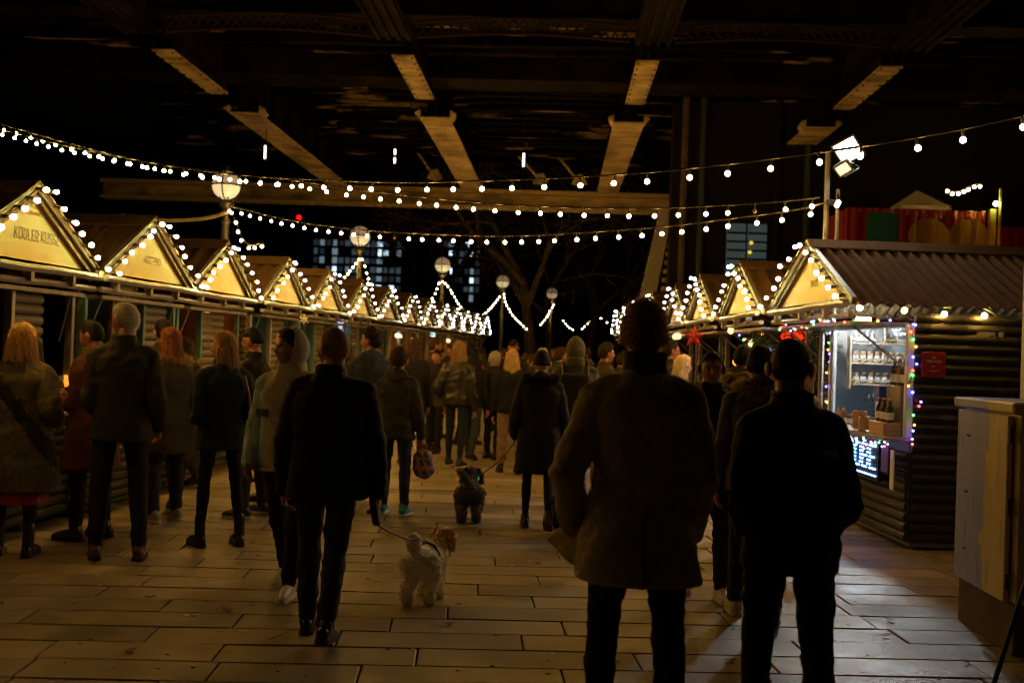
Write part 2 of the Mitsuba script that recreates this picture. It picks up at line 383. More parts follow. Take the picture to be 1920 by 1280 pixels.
# white tube lights hung under the deck
for i, (x, y, z, side) in enumerate([(-7.68, 27, 6.54, 'leftmost white tube light hanging beneath the bridge, above the globe lamp'), (-4.33, 27, 6.52, 'middle white tube light hanging beneath the bridge, seen left of the second girder'), (-1.04, 27, 6.52, 'rightmost white tube light hanging beneath the bridge, between the two middle girders')]):
    k = thing('tube_light', side, 'light', 'tube lights under the bridge')
    part(k, 'housing', cat([box((x, y + 0.05, z), (0.07, 0.04, 0.40)), tube([(x, y + .05, z + .2), (x, y + .05, 8.2)], 0.012, 5)]), 'mat_iron')
    for q in range(2 if i == 1 else 1):
        part(k, 'tube', tube([(x, y, z - .17 + q * .22), (x, y, z - (.04 if i == 1 else -.16) + q * .22)], 0.026, 8), 'mat_bulb', **glow((5, 5, 4), .2))
# ---------------------------------------------------------------- globe lamp posts
def globe_lamp(x, y, label, z=4.45, lit=2.6, lod=0):
    k = thing('globe_lamp', label, 'street lamp', 'globe lamps behind the left stalls')
    prof = [(0, 0), (.34, 0), (.34, .12), (.26, .2), (.2, .5), (.22, .8), (.13, .95), (.11, 1.1), (.085, 2.6), (.07, 3.75), (.10, 3.8), (.06, 3.86), (.055, 4.0), (.12, 4.06), (.15, 4.13), (0, 4.14)]
    part(k, 'post', lathe(prof, (x, y, 0), 14), 'mat_iron', smooth=40)
    r = 0.255
    th = np.linspace(0, PI, 13)
    low = [(r * math.sin(t), r * math.cos(t)) for t in np.linspace(PI / 2, PI, 9)]
    up = [(r * math.sin(t), r * math.cos(t)) for t in np.linspace(0, PI / 2, 9)]
    part(k, 'globe', lathe(low[::-1], (x, y, z), 20), 'mat_bulb', smooth=True, **glow(np.array([1.0, .77, .40]) * lit, 3))
    part(k, 'globe_cap', lathe(up[::-1], (x, y, z), 20), 'mat_globe_top', smooth=True, **glow(np.array([1.0, .72, .40]) * lit * .33, .5))
    ring = [(math.cos(a), math.sin(a)) for a in np.linspace(0, 2 * PI, 25)]
    part(k, 'band', cat([tube([(x + (r + .008) * a, y + (r + .008) * b, z) for a, b in ring], .016, 6), tube([(x + (r + .008) * a, y, z + (r + .008) * b) for a, b in ring], .013, 6), tube([(x, y + (r + .008) * a, z + (r + .008) * b) for a, b in ring], .013, 6)]), 'mat_iron')
    part(k, 'finial', lathe([(0, 0), (.04, 0), (.02, .04), (.03, .07), (0, .12)], (x, y, z + r), 8), 'mat_iron', smooth=True)
    part(k, 'bracket', cat([tube([(x + .10 * a, y + .10 * b, z - r - .05), (x + .16 * a, y + .16 * b, z - r + .03)], .014, 5) for a, b in ring[:24:4]]), 'mat_iron')
for i, (x, y, lb) in enumerate([(-6.05, 18.9, 'nearest and largest globe street lamp, over the third and fourth left stalls'), (-5.14, 26.97, 'second globe street lamp from the camera, before the blue lit office block'),
                                (-3.94, 35.4, 'third globe street lamp, above the far end of the left stalls'), (-2.32, 42.9, 'fourth globe street lamp, small and dim at the end of the left stalls'), (-0.38, 50.2, 'smallest, farthest globe street lamp, among dark tree trunks')]):
    globe_lamp(x, y, lb, lit=[1.15, .95, .85, .62, .4][i])

# ---------------------------------------------------------------- festoons
def festoon(label, ctrl, spacing, r, drop=0.085, col=WARM * LB, dead=(), joined=False, cable=0.011, w=1.0, group=None, jit=0.25):
    k = thing('festoon_lights', label, 'string lights', group)
    fine, L = spline(ctrl, 220)
    n = int(L / spacing)
    cs = np.linspace(0, 1, n)
    cs = np.clip(cs + rng.normal(size=n) * jit * .2 / n, 0, 1)
    pts = np.stack([np.interp(cs, np.linspace(0, 1, 220), fine[:, a]) for a in range(3)], 1)
    ms = [tube(fine[::4], cable, 5)]
    bm = []
    for i, p in enumerate(pts):
        tilt = rng.normal(size=2) * 0.012
        b = p + np.array([tilt[0], tilt[1], -drop])
        ms.append(tube([p + (0, 0, .005), p + (b - p) * (1 - .8 * r / drop)], r * .42, 6))
        if joined:
            s = trimesh.creation.icosphere(1, r); s.apply_translation(b); bm.append(s)
        elif i in dead:
            s = trimesh.creation.icosphere(2, r * .9); s.apply_translation(b)
            part(k, 'bulb', s, 'mat_dead_bulb', smooth=True, label='unlit brown bulb')
        else:
            bulb_part(k, b, r, col * rng.uniform(.75, 1.2), w)
    part(k, 'cable', cat(ms), 'mat_black')
    if joined:
        part(k, 'bulbs', cat(bm), 'mat_bulb', kind='stuff', **glow(col, w * 3))
    return k
FA = [[-10.4, 18.11, 5.38], [-9.5, 17.5, 5.12], [-7.36, 16.05, 4.5], [-5.66, 14.9, 4.07], [-4.48, 14.09, 3.84], [-3.34, 13.3, 3.68], [-1.97, 12.35, 3.52], [-0.76, 11.51, 3.44], [0.1, 10.9, 3.4], [0.93, 10.3, 3.38], [1.7, 9.75, 3.4], [2.46, 9.21, 3.44], [2.96, 8.84, 3.48], [3.42, 8.5, 3.54], [3.9, 8.15, 3.64], [4.9, 6.9, 3.85], [5.8, 5.0, 4.1]]
FB = [[-9.95, 17.34, 5.09], [-9.13, 16.96, 4.91], [-7.95, 16.41, 4.61], [-6.46, 15.72, 4.28], [-5.36, 15.21, 4.08], [-4.3, 14.71, 3.92], [-3.44, 14.3, 3.79], [-2.84, 14.02, 3.68], [-2.03, 13.63, 3.56], [-1.17, 13.22, 3.44], [-0.36, 12.83, 3.36], [0.28, 12.52, 3.31], [0.94, 12.2, 3.28], [1.45, 11.95, 3.28], [1.99, 11.68, 3.29], [2.41, 11.48, 3.31], [2.87, 11.25, 3.36]]
FC = [[-5.97, 18.9, 4.03], [-5.09, 18.16, 3.8], [-4.38, 17.56, 3.63], [-3.51, 16.82, 3.47], [-2.9, 16.3, 3.38], [-2.15, 15.65, 3.29], [-1.46, 15.06, 3.22], [-0.71, 14.41, 3.16], [0.04, 13.75, 3.14], [0.73, 13.15, 3.14], [1.35, 12.6, 3.15], [1.84, 12.17, 3.18], [2.3, 11.76, 3.21], [2.68, 11.42, 3.26], [2.87, 11.25, 3.33]]
up = lambda c: [[x, y, z + .05] for x, y, z in c]
festoon('topmost bulb string sweeping from upper left to the upper right corner', up(FA), 0.41, 0.027)
festoon('middle bulb string from upper left to the floodlight pole, below the topmost', up(FB), 0.285, 0.0255, dead=(46,))
festoon('lowest of the three bulb strings, from the nearest globe lamp to the floodlight pole', up(FC), 0.315, 0.026, dead=(14,))
SW = [('lamp1', 'bulb string falling from the nearest globe lamp onto the third left stall', [[-5.9, 18.7, 4.0], [-5.82, 18.7, 3.84], [-5.74, 18.7, 3.65], [-5.69, 18.7, 3.53], [-5.58, 18.7, 3.40], [-5.42, 18.6, 3.37], [-5.23, 18.5, 3.40]], .14),
      ('lamp2l', 'bulb string down the left side of the second globe lamp', [[-5.13, 26.8, 3.9], [-5.26, 26.8, 3.7], [-5.42, 26.7, 3.48], [-5.52, 26.6, 3.35]], .1),
      ('lamp2r', 'bulb string down the right side of the second globe lamp', [[-5.05, 26.8, 3.92], [-4.93, 26.8, 3.66], [-4.84, 26.7, 3.45], [-4.73, 26.6, 3.26]], .14),
      ('lamp3l', 'bulb string down the left side of the third globe lamp', [[-4.02, 35.0, 3.85], [-4.08, 35.0, 3.62], [-4.21, 35.0, 3.35], [-4.28, 35.0, 3.22]], .12),
      ('lamp3r', 'long bulb string sloping right from the third globe lamp to the last left gables', [[-4.0, 35.0, 3.87], [-3.88, 35.0, 3.93], [-3.73, 35.0, 3.82], [-3.51, 35.0, 3.5], [-3.29, 35.0, 3.16], [-3.03, 35.0, 2.84], [-2.84, 35.0, 2.62]], .12),
      ('lamp4l', 'bulb string curving left from the fourth globe lamp down to the last left gable', [[-2.37, 42.0, 3.85], [-2.55, 42.0, 3.6], [-2.76, 42.0, 3.35], [-3.02, 42.0, 3.1]], .12),
      ('lamp4r', 'bulb string curving right and down from the fourth globe lamp into the dark', [[-2.21, 42.0, 3.96], [-2.09, 42.0, 3.55], [-1.87, 42.0, 3.18], [-1.6, 42.0, 2.9], [-1.28, 42.0, 2.62]], .13),
      ('lamp5l', 'short bulb string left of the farthest globe lamp', [[-0.29, 50.0, 3.97], [-0.47, 50.0, 3.6], [-0.66, 50.0, 3.27], [-0.88, 50.0, 3.0]], .14),
      ('far6', 'tiny far bulb string sloping down right beyond the farthest globe lamp', [[0.23, 60.0, 3.56], [0.45, 60.0, 3.27], [0.78, 60.0, 3.05]], .14),
      ('far7', 'tiny far bulb string rising right, midway between the two stall rows', [[1.32, 60.0, 3.12], [1.58, 60.0, 3.39], [1.9, 60.0, 3.7]], .14),
      ('far8', 'tiniest bulb string in the distance, left of the last right gables', [[2.34, 60.0, 3.75], [2.5, 60.0, 3.63], [2.68, 60.0, 3.52]], .14)]
for n, lb, c, sp in SW:
    festoon(lb, c, sp, 0.034 if n[:4] != 'lamp' or n[4] in '45' else 0.030, drop=0.06, joined=True, w=1, col=WARM * (LB * .9))
k = thing('cable_sheath', 'pale sagging cable from the nearest globe lamp to the second left stall roof', 'cable')
scene[k] = mikit.ply(tube(spline([[-5.97, 18.7, 3.95], [-6.2, 18.4, 3.80], [-6.49, 18.0, 3.70], [-6.8, 17.4, 3.62], [-7.1, 16.9, 3.62]], 24)[0], 0.035, 6), 'mat_rope')

# ---------------------------------------------------------------- market stalls
ZE, ZP = 2.22, 2.83
def lapboard(u0, u1, z, h, t=0.035):
    """One half-round lap board along x, proud towards -y, lower edge at z."""
    prof = [(0, 0), (-t * .55, .06 * h), (-t * .95, .3 * h), (-t, .5 * h), (-t * .8, .75 * h), (-t * .3, .95 * h), (0, .97 * h)]
    a = [(u0, y, z + q) for y, q in prof] + [(u1, y, z + q) for y, q in prof]
    return hull(a)
def stall(side, xg, yc, hw, label, gtext=(), lod=0, inner='mat_dark_room', bulb_r=0.031, yaw=0.0, post='mat_galv2', near_strip=.30, far_strip=.10, label_l='', wall='mat_lap', front='mat_lap', ov=0.60, depth=2.3, nb=6, W=1.0, lit=1.0, mid=None):
    s = -1 if side == 'L' else 1
    M = mat4((0, s * -1, 0) if s == 1 else (0, 1, 0), (s, 0, 0), (0, 0, 1), (xg + s * ov, yc, 0))   # local: x along the front (viewer's right), y into the stall
    if yaw: M = M @ rotz(yaw)
    def put(m):
        m = tm(m).copy(); m.apply_transform(M); return m
    k = thing('market_stall', label, 'market stall', None)
    ue = -hw if s == 1 else hw         # far end of the front, in local x
    un = -ue                            # near end
    sg = 1 if un > 0 else -1
    # --- roof: two corrugated slopes
    n = 210 if lod == 0 else 60 if lod == 1 else 24
    for sd in (-1, 1):
        vv, ff = [], []
        ys = np.linspace(-ov, depth + .1, n)
        cor = 0.022 * np.sin((ys + ov) * 2 * PI / (0.118 if lod == 0 else .2))
        sl = np.array([ZP - ZE, 0, hw + .12]); nrm = np.array([sd * (ZP - ZE), 0, hw]) / math.hypot(hw, ZP - ZE)
        for y, c_ in zip(ys, cor):
            for t in (0, 1):
                p = np.array([sd * (hw + .12) * t, y, ZP + .03 - (ZP - ZE) * (hw + .12) / hw * t])
                vv += [p + nrm * c_, p + nrm * (c_ - .012)]
        for i in range(n - 1):
            a, b = 4 * i, 4 * (i + 1)
            for q in ((a, a + 2, b + 2, b), (a + 1, b + 1, b + 3, a + 3), (a, b, b + 1, a + 1), (a + 2, a + 3, b + 3, b + 2)):
                ff += [q[:3], (q[0], q[2], q[3])]
        part(k, 'roof_sheet', put(trimesh.Trimesh(vv, ff, process=False)), 'mat_roof')
    w = .20
    rc = [hull([(sd * w, y, ZP + .055 - w * (ZP - ZE) / hw + o) for y in (-ov - .02, depth + .12) for o in (0, .012)] + [(0, y, ZP + .06 + o) for y in (-ov - .02, depth + .12) for o in (0, .012)]) for sd in (-1, 1)]
    part(k, 'ridge_cap', put(cat(rc)), 'mat_roof')
    # --- gable sign, barge boards
    yg = -ov + .05
    tri = [(-hw + .14, ZE + .03), (hw - .14, ZE + .03), (0, ZP - .06)]
    g = part(k, 'gable_sign', put(hull([(x, y, z) for x, z in tri for y in (yg, yg + .03)])), 'mat_sign')
    for txt, x, z, hgt, cl, bold in gtext:
        t = meshkit.text_mesh(txt, hgt, 0.003, bold)
        t.apply_translation([-t.bounds[:, 0].mean(), 0, 0]); t.apply_scale([.74, 1, 1])
        t.apply_transform(mat4((1, 0, 0), (0, 0, 1), (0, -1, 0), (x, yg - .0005, z)))
        part(g, 'lettering', put(t), cl)
    for sd in (-1, 1):
        L = math.hypot(hw + .1, ZP - ZE)
        p = [(sd * (hw + .12), ZE - .045), (sd * (hw + .12), ZE + .02), (0, ZP + .05), (0, ZP - .015)]
        part(k, 'barge_board', put(hull([(x, y, z) for x, z in p for y in (-ov - .012, -ov + .035)])), 'mat_galv2')
        p = [(sd * (hw - .02), ZE - .01), (sd * (hw - .09), ZE - .01), (0, ZP - .075), (0, ZP - .03)]
        part(k, 'batten', put(hull([(x, y, z) for x, z in p for y in (-ov + .005, -ov + .047)])), 'mat_black')
    # --- rails under the gable, raised hatch, struts
    for z, y, r in ((ZE - .03, -ov - .03, .034), (ZE - .135, -ov + .02, .028)):
        part(k, 'rail', put(tube([(-hw - .03, y, z), (-.2, y, z - .008), (.3, y, z + .004), (hw + .03, y, z)], r, 8)), 'mat_galv', smooth=40)
    if lod < 2:
        part(k, 'rail_clips', put(cat([box((x, -ov - .01, ZE - .08), (.05, .07, .12)) for x in (-hw * .8, -.1, hw * .55)])), 'mat_galv2', kind='stuff')
    part(k, 'hatch', put(box((0, -ov / 2 + .02, ZE - .20), (2 * hw - .16, ov - .06, .035))), 'mat_galv2')
    for sd in (-1, 1):
        part(k, 'strut', put(tube([(sd * (hw - .22), -ov + .12, ZE - .22), (sd * (hw - .16), .02, ZE - .62)], .011, 6)), 'mat_galv2')
    # --- walls
    zc = 0.98
    bh = 0.09 if lod < 2 else .125
    def boards(u0, u1, z0, z1, m_, face=None):
        ms = []
        for j in range(int((z1 - z0) / bh)):
            b = lapboard(u0, u1, z0 + j * bh, bh)
            if face is not None: b.apply_transform(face)
            ms.append(b)
        return ms
    def lay(ms, m_, holder=k, name='wall_board'):
        if lod == 0:
            for b in ms: part(holder, name, put(b), m_)
        else:
            part(holder, name + 's', put(cat(ms)), m_, kind='stuff')
    hl, hr = (-hw + .02, hw - .02)
    o0, o1 = (hl + (near_strip if un < 0 else far_strip), hr - (near_strip if un > 0 else far_strip))
    lay(boards(hl, hr, 0.06, zc - .05, front), front)
    if o0 - hl > .12: lay(boards(hl, o0 - .03, zc, ZE - .2, wall), wall)
    if hr - o1 > .12: lay(boards(o1 + .03, hr, zc, ZE - .2, wall), wall)
    if mid: lay(boards(mid[0], mid[1], zc + .03, ZE - .2, wall), wall)
    # near side wall, boards turned to face the camera's end of the street
    face = rotz(PI / 2 * sg) if sg == 1 else rotz(-PI / 2)
    fm = mat4((0, 1 * sg, 0), (-sg, 0, 0), (0, 0, 1), (un * (hw - .02) / hw, 0, 0))
    sw = []
    for j in range(int((ZE - .12) / bh)):
        b = lapboard(min(.02, sg * .02), depth, .06 + j * bh, bh) if sg == 1 else lapboard(-depth, -.02, .06 + j * bh, bh)
        b.apply_transform(fm); sw.append(b)
    lay(sw, wall)
    part(k, 'shell', put(cat([box((un - sg * .05, depth / 2, ZE / 2 - .05), (.04, depth - .06, ZE - .14)), box((ue + sg * .04, depth / 2, ZE / 2 - .05), (.04, depth - .06, ZE - .14)), box((0, depth, ZE / 2 - .05), (2 * hw - .1, .04, ZE - .14)), box((0, .03, .5), (2 * hw - .12, .03, .9)),
                              box((0, depth / 2, .03), (2 * hw - .1, depth - .08, .03))])), inner)
    part(k, 'back_gable', put(hull([(x, y, z) for x, z in ((-hw, ZE - .12), (hw, ZE - .12), (0, ZP - .03)) for y in (depth - .03, depth + .01)])), 'mat_dark_room')
    for u in sorted({hl + .02, hr - .02} | ({o0} if o0 - hl > .12 else set()) | ({o1} if hr - o1 > .12 else set()) | ({mid[0] - .03} if mid else set())):
        part(k, 'post', put(box((u, -.012, (ZE - .2 + zc) / 2 + .01), (.055, .07, ZE - .22 - zc), .006)), post)
    part(k, 'counter', put(box((0, -.02, zc), (2 * hw - .06, .42, .035), .005)), 'mat_galv2' if lod else 'mat_galv')
    # --- the bulb string round the gable
    st = thing('gable_lights', label_l, 'string lights', None)
    zs = lambda u: ZE + .05 + (ZP - ZE) * (1 - abs(u) / hw)
    us = list(np.linspace(-hw + .02, -.07, nb + 1)) + list(np.linspace(.07, hw - .02, nb + 1))
    ms, bm = [tube([(u, -ov - .045, zs(u) - .02) for u in us], .010, 5)], []
    wp = lambda p: (M @ np.r_[p, 1])[:3]
    for u in us:
        j = rng.normal(size=3) * .012
        p0, p1 = np.array([u, -ov - .03, zs(u) - .02]), np.array([u, -ov - .125, zs(u) - .03]) + j
        ms.append(tube([p0, p0 + (p1 - p0) * .72], .017, 6))
        if lod < 2: bulb_part(st, wp(p1), bulb_r * rng.uniform(.9, 1.08), WARM * LB * 2.0 * rng.uniform(.6, 1.25) * lit, W)
        else:
            q = trimesh.creation.icosphere(1, bulb_r); q.apply_translation(wp(p1)); bm.append(q)
    part(st, 'cable', put(cat(ms)), 'mat_black')
    if bm: part(st, 'bulbs', cat(bm), 'mat_bulb', kind='stuff', **glow(WARM * LB * 2.2 * lit, 4))
    return k, M, put
ORD = ['nearest', 'second', 'third', 'fourth', 'fifth', 'sixth', 'seventh', 'eighth', 'ninth', 'tenth', 'eleventh', 'twelfth', 'thirteenth', 'last']
LEFT = [(-4.25, 8.45), (-4.12, 10.62), (-4.09, 12.9), (-3.92, 15.2), (-3.80, 17.4), (-3.66, 19.6), (-3.52, 21.8), (-3.38, 24.0), (-3.24, 26.2), (-3.12, 28.4), (-3.02, 30.6), (-2.92, 32.8), (-2.78, 35.0), (-2.62, 37.2)]
INNER = ['mat_dark_room', 'mat_teal', 'mat_brown', 'mat_teal', 'mat_teal', 'mat_pale', 'mat_teal', 'mat_sign', 'mat_brown', 'mat_pale', 'mat_sign', 'mat_brown', 'mat_pale', 'mat_dark_room']
POST = ['mat_galv', 'mat_teal', 'mat_teal', 'mat_galv', 'mat_teal', 'mat_teal', 'mat_pale']
mat('mat_letter', (.18, .16, .16), .6); mat('mat_letter_faint', (.40, .30, .20), .6); mat('mat_letter_red', (.52, .18, .08), .6)
stalls = {}
for i, (x, y) in enumerate(LEFT):
    gt = ()
    if i == 0: gt = (('KOULER KUSSE', .12, ZE + .19, .095, 'mat_letter', False), ('WINTER MARKET', .03, ZE + .40, .035, 'mat_letter_red', False), ('CENTRE', .0, ZE + .46, .04, 'mat_letter_faint', False))
    if i == 1: gt = (('HIVISTORY', .1, ZE + .19, .075, 'mat_letter_faint', False),)
    desc = {0: 'nearest left stall with lettered cream gable, cut by the left edge of the photo', 1: 'second left market stall, teal inside with a paper blind under its gable', 2: 'third left stall, brown inside with an orange glow', 3: 'fourth left market stall, teal inside, behind the man in the grey hood'}.get(i, f'{ORD[i]} market stall in the left row, counted away from the camera')
    stalls['L', i] = stall('L', x, y, 1.06, desc, gt, lod=0 if i < 2 else 1 if i < 6 else 2, inner=INNER[i], post=POST[min(i, 6)], bulb_r=.0225, wall='mat_lap_pale', yaw=math.radians(-2 if i < 6 else -4), nb=6 if i < 3 else 5, ov=.22, near_strip=.06, far_strip=.06, mid=[(.05, .52), (.28, .84), (-.25, .5)][i] if i < 3 else (-.1, .5),
                          label_l=f'bulbs round the gable of the {ORD[i]} left stall', front='mat_lap')
stall('L', -4.35, 6.25, 1.06, 'left market stall just outside the frame, nearer than the lettered gable', lod=2, bulb_r=.0225, lit=.35, label_l='bulbs round the gable of the left stall outside the frame', wall='mat_lap_pale')
stall('L', -4.45, 4.05, 1.06, 'left market stall beside the camera, outside the frame', lod=2, bulb_r=.0225, lit=.25, label_l='bulbs round the gable of the left stall beside the camera', wall='mat_lap_pale')
RIGHT = [(2.50, 11.0), (2.26, 13.56), (2.08, 15.95), (1.96, 18.2), (1.80, 20.7), (1.72, 23.2), (1.66, 25.8), (1.62, 28.6)]
mat('mat_blueroom', (.06, .09, .2), .6)
RIN = ['mat_slate', 'mat_brown', 'mat_dark_room', 'mat_blueroom', 'mat_brown', 'mat_dark_room', 'mat_pale', 'mat_dark_room']
for i, (x, y) in enumerate(RIGHT):
    desc = {0: 'nearest right stall with dark lap sides, selling bottles and jars under a corrugated roof', 1: 'second right stall hung with red and gold lanterns and greenery'}.get(i, f'{ORD[i]} market stall in the right row, counted away from the camera')
    stalls['R', i] = stall('R', x, y, 1.26 if i == 0 else 1.16, desc, (('INLMC', .1, ZE + .19, .075, 'mat_letter_faint', False),) if i == 0 else (), lod=0 if i < 1 else 1 if i < 3 else 2, inner=RIN[i], post='mat_white' if i == 0 else 'mat_galv2', near_strip=.06, far_strip=.34,
                          bulb_r=.024, label_l=f'bulbs round the gable of the {ORD[i]} right stall', nb=6 if i < 3 else 5, yaw=math.radians(4.0 if i == 0 else 2.0))
# ---------------------------------------------------------------- floodlight pole behind the nearest right stall's ridge
k = thing('floodlight_pole', 'slim double pole carrying a blazing white floodlight above the nearest right stall', 'pole')
part(k, 'pole', tube([(2.90, 11.9, 0), (2.88, 11.25 + .55, 3.95)], .030, 8), 'mat_galv2', smooth=40)
part(k, 'pole', tube([(3.02, 11.9, 0), (3.00, 11.25 + .55, 3.55)], .022, 8), 'mat_galv2', smooth=40)
def flood(pole, c, tgt, w, h, rad, wgt):
    c, tgt = np.array(c, float), np.array(tgt, float)
    n = tgt - c; n /= np.linalg.norm(n)
    r = np.cross(n, [0, 0, 1]); r /= np.linalg.norm(r); u = np.cross(r, n)
    r, u = r * math.cos(.45) - u * math.sin(.45), r * math.sin(.45) + u * math.cos(.45)
    R = mat4(r, u, n, c)
    b = box((0, 0, -.03), (w + .05, h + .05, .055), .008); b.apply_transform(R)
    hh = part(pole, 'floodlight', cat([b, tube([c - n * .03 - r * (w / 2 + .03), c - n * .1 - r * (w / 2 + .03) - u * .1, c - n * .1 + r * (w / 2 + .03) - u * .1, c - n * .03 + r * (w / 2 + .03)], .01, 5)]), 'mat_iron')
    v = np.array([c + n * .004 + a * r * w / 2 + e * u * h / 2 for a, e in ((-1, -1), (-1, 1), (1, 1), (1, -1))])
    part(hh, 'panel', trimesh.Trimesh(v, [[0, 1, 2], [0, 2, 3]], process=False), 'mat_white', **glow(rad, wgt))
COLD = np.array([.92, .96, 1.0])
flood(k, (3.03, 11.55, 3.93), (-.4, 5.0, -.3), .24, .22, COLD * 170, 40)
flood(k, (2.97, 11.5, 3.72), (-.6, 7.0, .0), .15, .10, np.array([1, .93, .75]) * 1.1, 1)
part(k, 'clamp', box((2.95, 11.8, 3.4), (.16, .08, .06), .01), 'mat_iron')

# ---------------------------------------------------------------- goods of the nearest right stall (its far inner wall carries the shelves)
RY, RXF = 12.02, 3.12
rack = thing('shelf_rack', 'pale wooden wall rack of three shelves inside the nearest right stall', 'shelf')
X0, X1 = 3.22, 4.30
for z in (1.875, 1.655, 1.425):
    part(rack, 'shelf', box(((X0 + X1) / 2, RY - .06, z), (X1 - X0, .13, .02), .003), 'mat_shelf')
    part(rack, 'rail', box(((X0 + X1) / 2, RY - .125, z + .045), (X1 - X0, .012, .022), .002), 'mat_shelf')
for x in (X0, X1):
    part(rack, 'side', box((x, RY - .06, 1.66), (.022, .14, .58), .003), 'mat_shelf')
def jar(x, y, z, r, h, label, glass, lid, lab, grp, name='jar', cat_='jar'):
    k = thing(name, label, cat_, grp)
    part(k, 'glass', lathe([(0, 0), (r, 0), (r, h * .72), (r * .8, h * .82), (r * .8, h * .84), (0, h * .84)], (x, y, z), 12), glass, smooth=40)
    part(k, 'lid', lathe([(0, h * .84), (r * .86, h * .84), (r * .86, h), (0, h)], (x, y, z), 12), lid, smooth=40)
    part(k, 'paper_label', lathe([(r + .0015, h * .14), (r + .0015, h * .62)], (x, y, z), 12), lab, smooth=True)
def bottle(x, y, z, r, h, label, glass, capm, lab, grp):
    k = thing('bottle', label, 'bottle', grp)
    part(k, 'glass', lathe([(0, 0), (r, 0), (r, h * .55), (r * .85, h * .63), (r * .34, h * .74), (r * .32, h * .93), (0, h * .93)], (x, y, z), 12), glass, smooth=40)
    part(k, 'cap', lathe([(0, h * .93), (r * .38, h * .93), (r * .38, h), (0, h)], (x, y, z), 10), capm, smooth=40)
    part(k, 'paper_label', lathe([(r + .0015, h * .12), (r + .0015, h * .42)], (x, y, z), 12), lab, smooth=True)
for i in range(9):
    x = 3.29 + i * .078
    jar(x, RY - .07, 1.665, .029, .13, 'amber jar with white label and copper lid on the middle shelf of the rack', 'mat_glass_amber', 'mat_copper', 'mat_paper', 'jars on the middle shelf')
    if i < 8: jar(x + .01, RY - .07, 1.435, .029, .125, 'jar with white label on the bottom shelf of the rack', ['mat_glass_amber', 'mat_glass_dark'][i % 2], 'mat_copper', 'mat_paper', 'jars on the bottom shelf')
for i in range(4):
    bottle(3.285 + i * .062, RY - .07, 1.885, .024, .135, 'small bottle in the left group on the top shelf of the rack', 'mat_glass_dark', 'mat_shelf', 'mat_paper', 'left bottles on the top shelf')
    bottle(3.86 + i * .062, RY - .07, 1.885, .024, .135, 'small bottle in the right group on the top shelf of the rack', 'mat_glass_dark', 'mat_shelf', 'mat_paper', 'right bottles on the top shelf')
k = thing('display_box', 'small open wooden box standing mid top shelf', 'box')
part(k, 'frame', cat([box((3.60 + d, RY - .08, 1.97), (.014, .07, .17)) for d in (0, .12)] + [box((3.66, RY - .08, z), (.134, .07, .014)) for z in (1.887, 2.05)]), 'mat_shelf')
bottle(3.64, RY - .08, 1.895, .02, .10, 'tiny bottle inside the small wooden frame, left one', 'mat_glass_amber', 'mat_shelf', 'mat_paper', None)
bottle(3.685, RY - .08, 1.895, .02, .10, 'tiny bottle inside the small wooden frame, right one', 'mat_glass_dark', 'mat_shelf', 'mat_paper', None)
# on the counter
CT = 1.0
cr = thing('display_step', 'grey two step stand of bottles at the near end of the right stall counter', 'stand')
part(cr, 'step', box((3.06, 10.08, CT + .06), (.16, .44, .12), .004), 'mat_shelf')
part(cr, 'step', box((3.20, 10.12, CT + .23), (.12, .44, .46), .004), 'mat_galv2')
for i in range(5):
    bottle(3.20 + .012 * (i % 2), 9.95 + i * .085, CT + .46, .036, .25, 'dark wine bottle in the upper row at the near end of the counter', ['mat_glass_dark', 'mat_glass_dark', 'mat_glass_amber'][i % 3], ['mat_copper', 'mat_shelf', 'mat_red'][i % 3], 'mat_paper', 'upper bottles on the counter')
for i in range(5):
    bottle(3.06 + .01 * (i % 2), 9.92 + i * .085, CT + .12, .032, .22, 'bottle in the lower row at the near end of the counter', ['mat_glass_dark', 'mat_glass_amber'][i % 2], ['mat_copper', 'mat_white'][i % 2], 'mat_paper', 'lower bottles on the counter')
single('gift_box', 'bright blue gift box among the bottles on the right stall counter', 'box', box((3.14, 10.44, CT + .37), (.12, .17, .15), .004), 'mat_blue')
k = thing('box_stand', 'white stand under the blue gift box', 'stand'); scene[k] = mikit.ply(box((3.14, 10.44, CT + .155), (.10, .12, .272), .004), 'mat_white')
for i in range(7):
    jar(3.04 + .08 * (i % 2), 10.75 + i * .115, CT + .02, .036, .105, 'honey coloured jar on the counter, toward its far end', 'mat_glass_amber', ['mat_copper', 'mat_paper'][i % 2], 'mat_paper', 'jars on the counter')
for i, (x, y, h) in enumerate([(2.98, 10.62, .17), (2.98, 10.42, .12)]):
    single('wooden_tub', ['tall wooden slatted tub on the counter, nearer the jars', 'short wooden slatted tub on the counter below the bottles'][i], 'tub', cat([tube([(x + .055 * math.cos(a), y + .055 * math.sin(a), CT + .02), (x + .06 * math.cos(a), y + .06 * math.sin(a), CT + .02 + h)], .012, 5) for a in np.linspace(0, 2 * PI, 17)[:-1]] + [lathe([(0, 0), (.05, 0), (.05, h * .8), (0, h * .8)], (x, y, CT + .02), 12)]), 'mat_shelf')
def sprig(n, c, spread, drop, leaf, seed):
    r = np.random.default_rng(seed); ms = []
    for i in range(n):
        p = np.array(c) + r.normal(size=3) * spread; p[2] -= abs(r.normal()) * drop
        d = r.normal(size=3); d /= np.linalg.norm(d); e = np.cross(d, r.normal(size=3)); e /= np.linalg.norm(e)
        ms.append(trimesh.Trimesh([p - d * leaf, p + e * leaf * .4, p + d * leaf, p - e * leaf * .4, p + np.cross(d, e) * leaf * .12], [[0, 1, 4], [1, 2, 4], [2, 3, 4], [3, 0, 4]], process=False))
    return cat(ms)
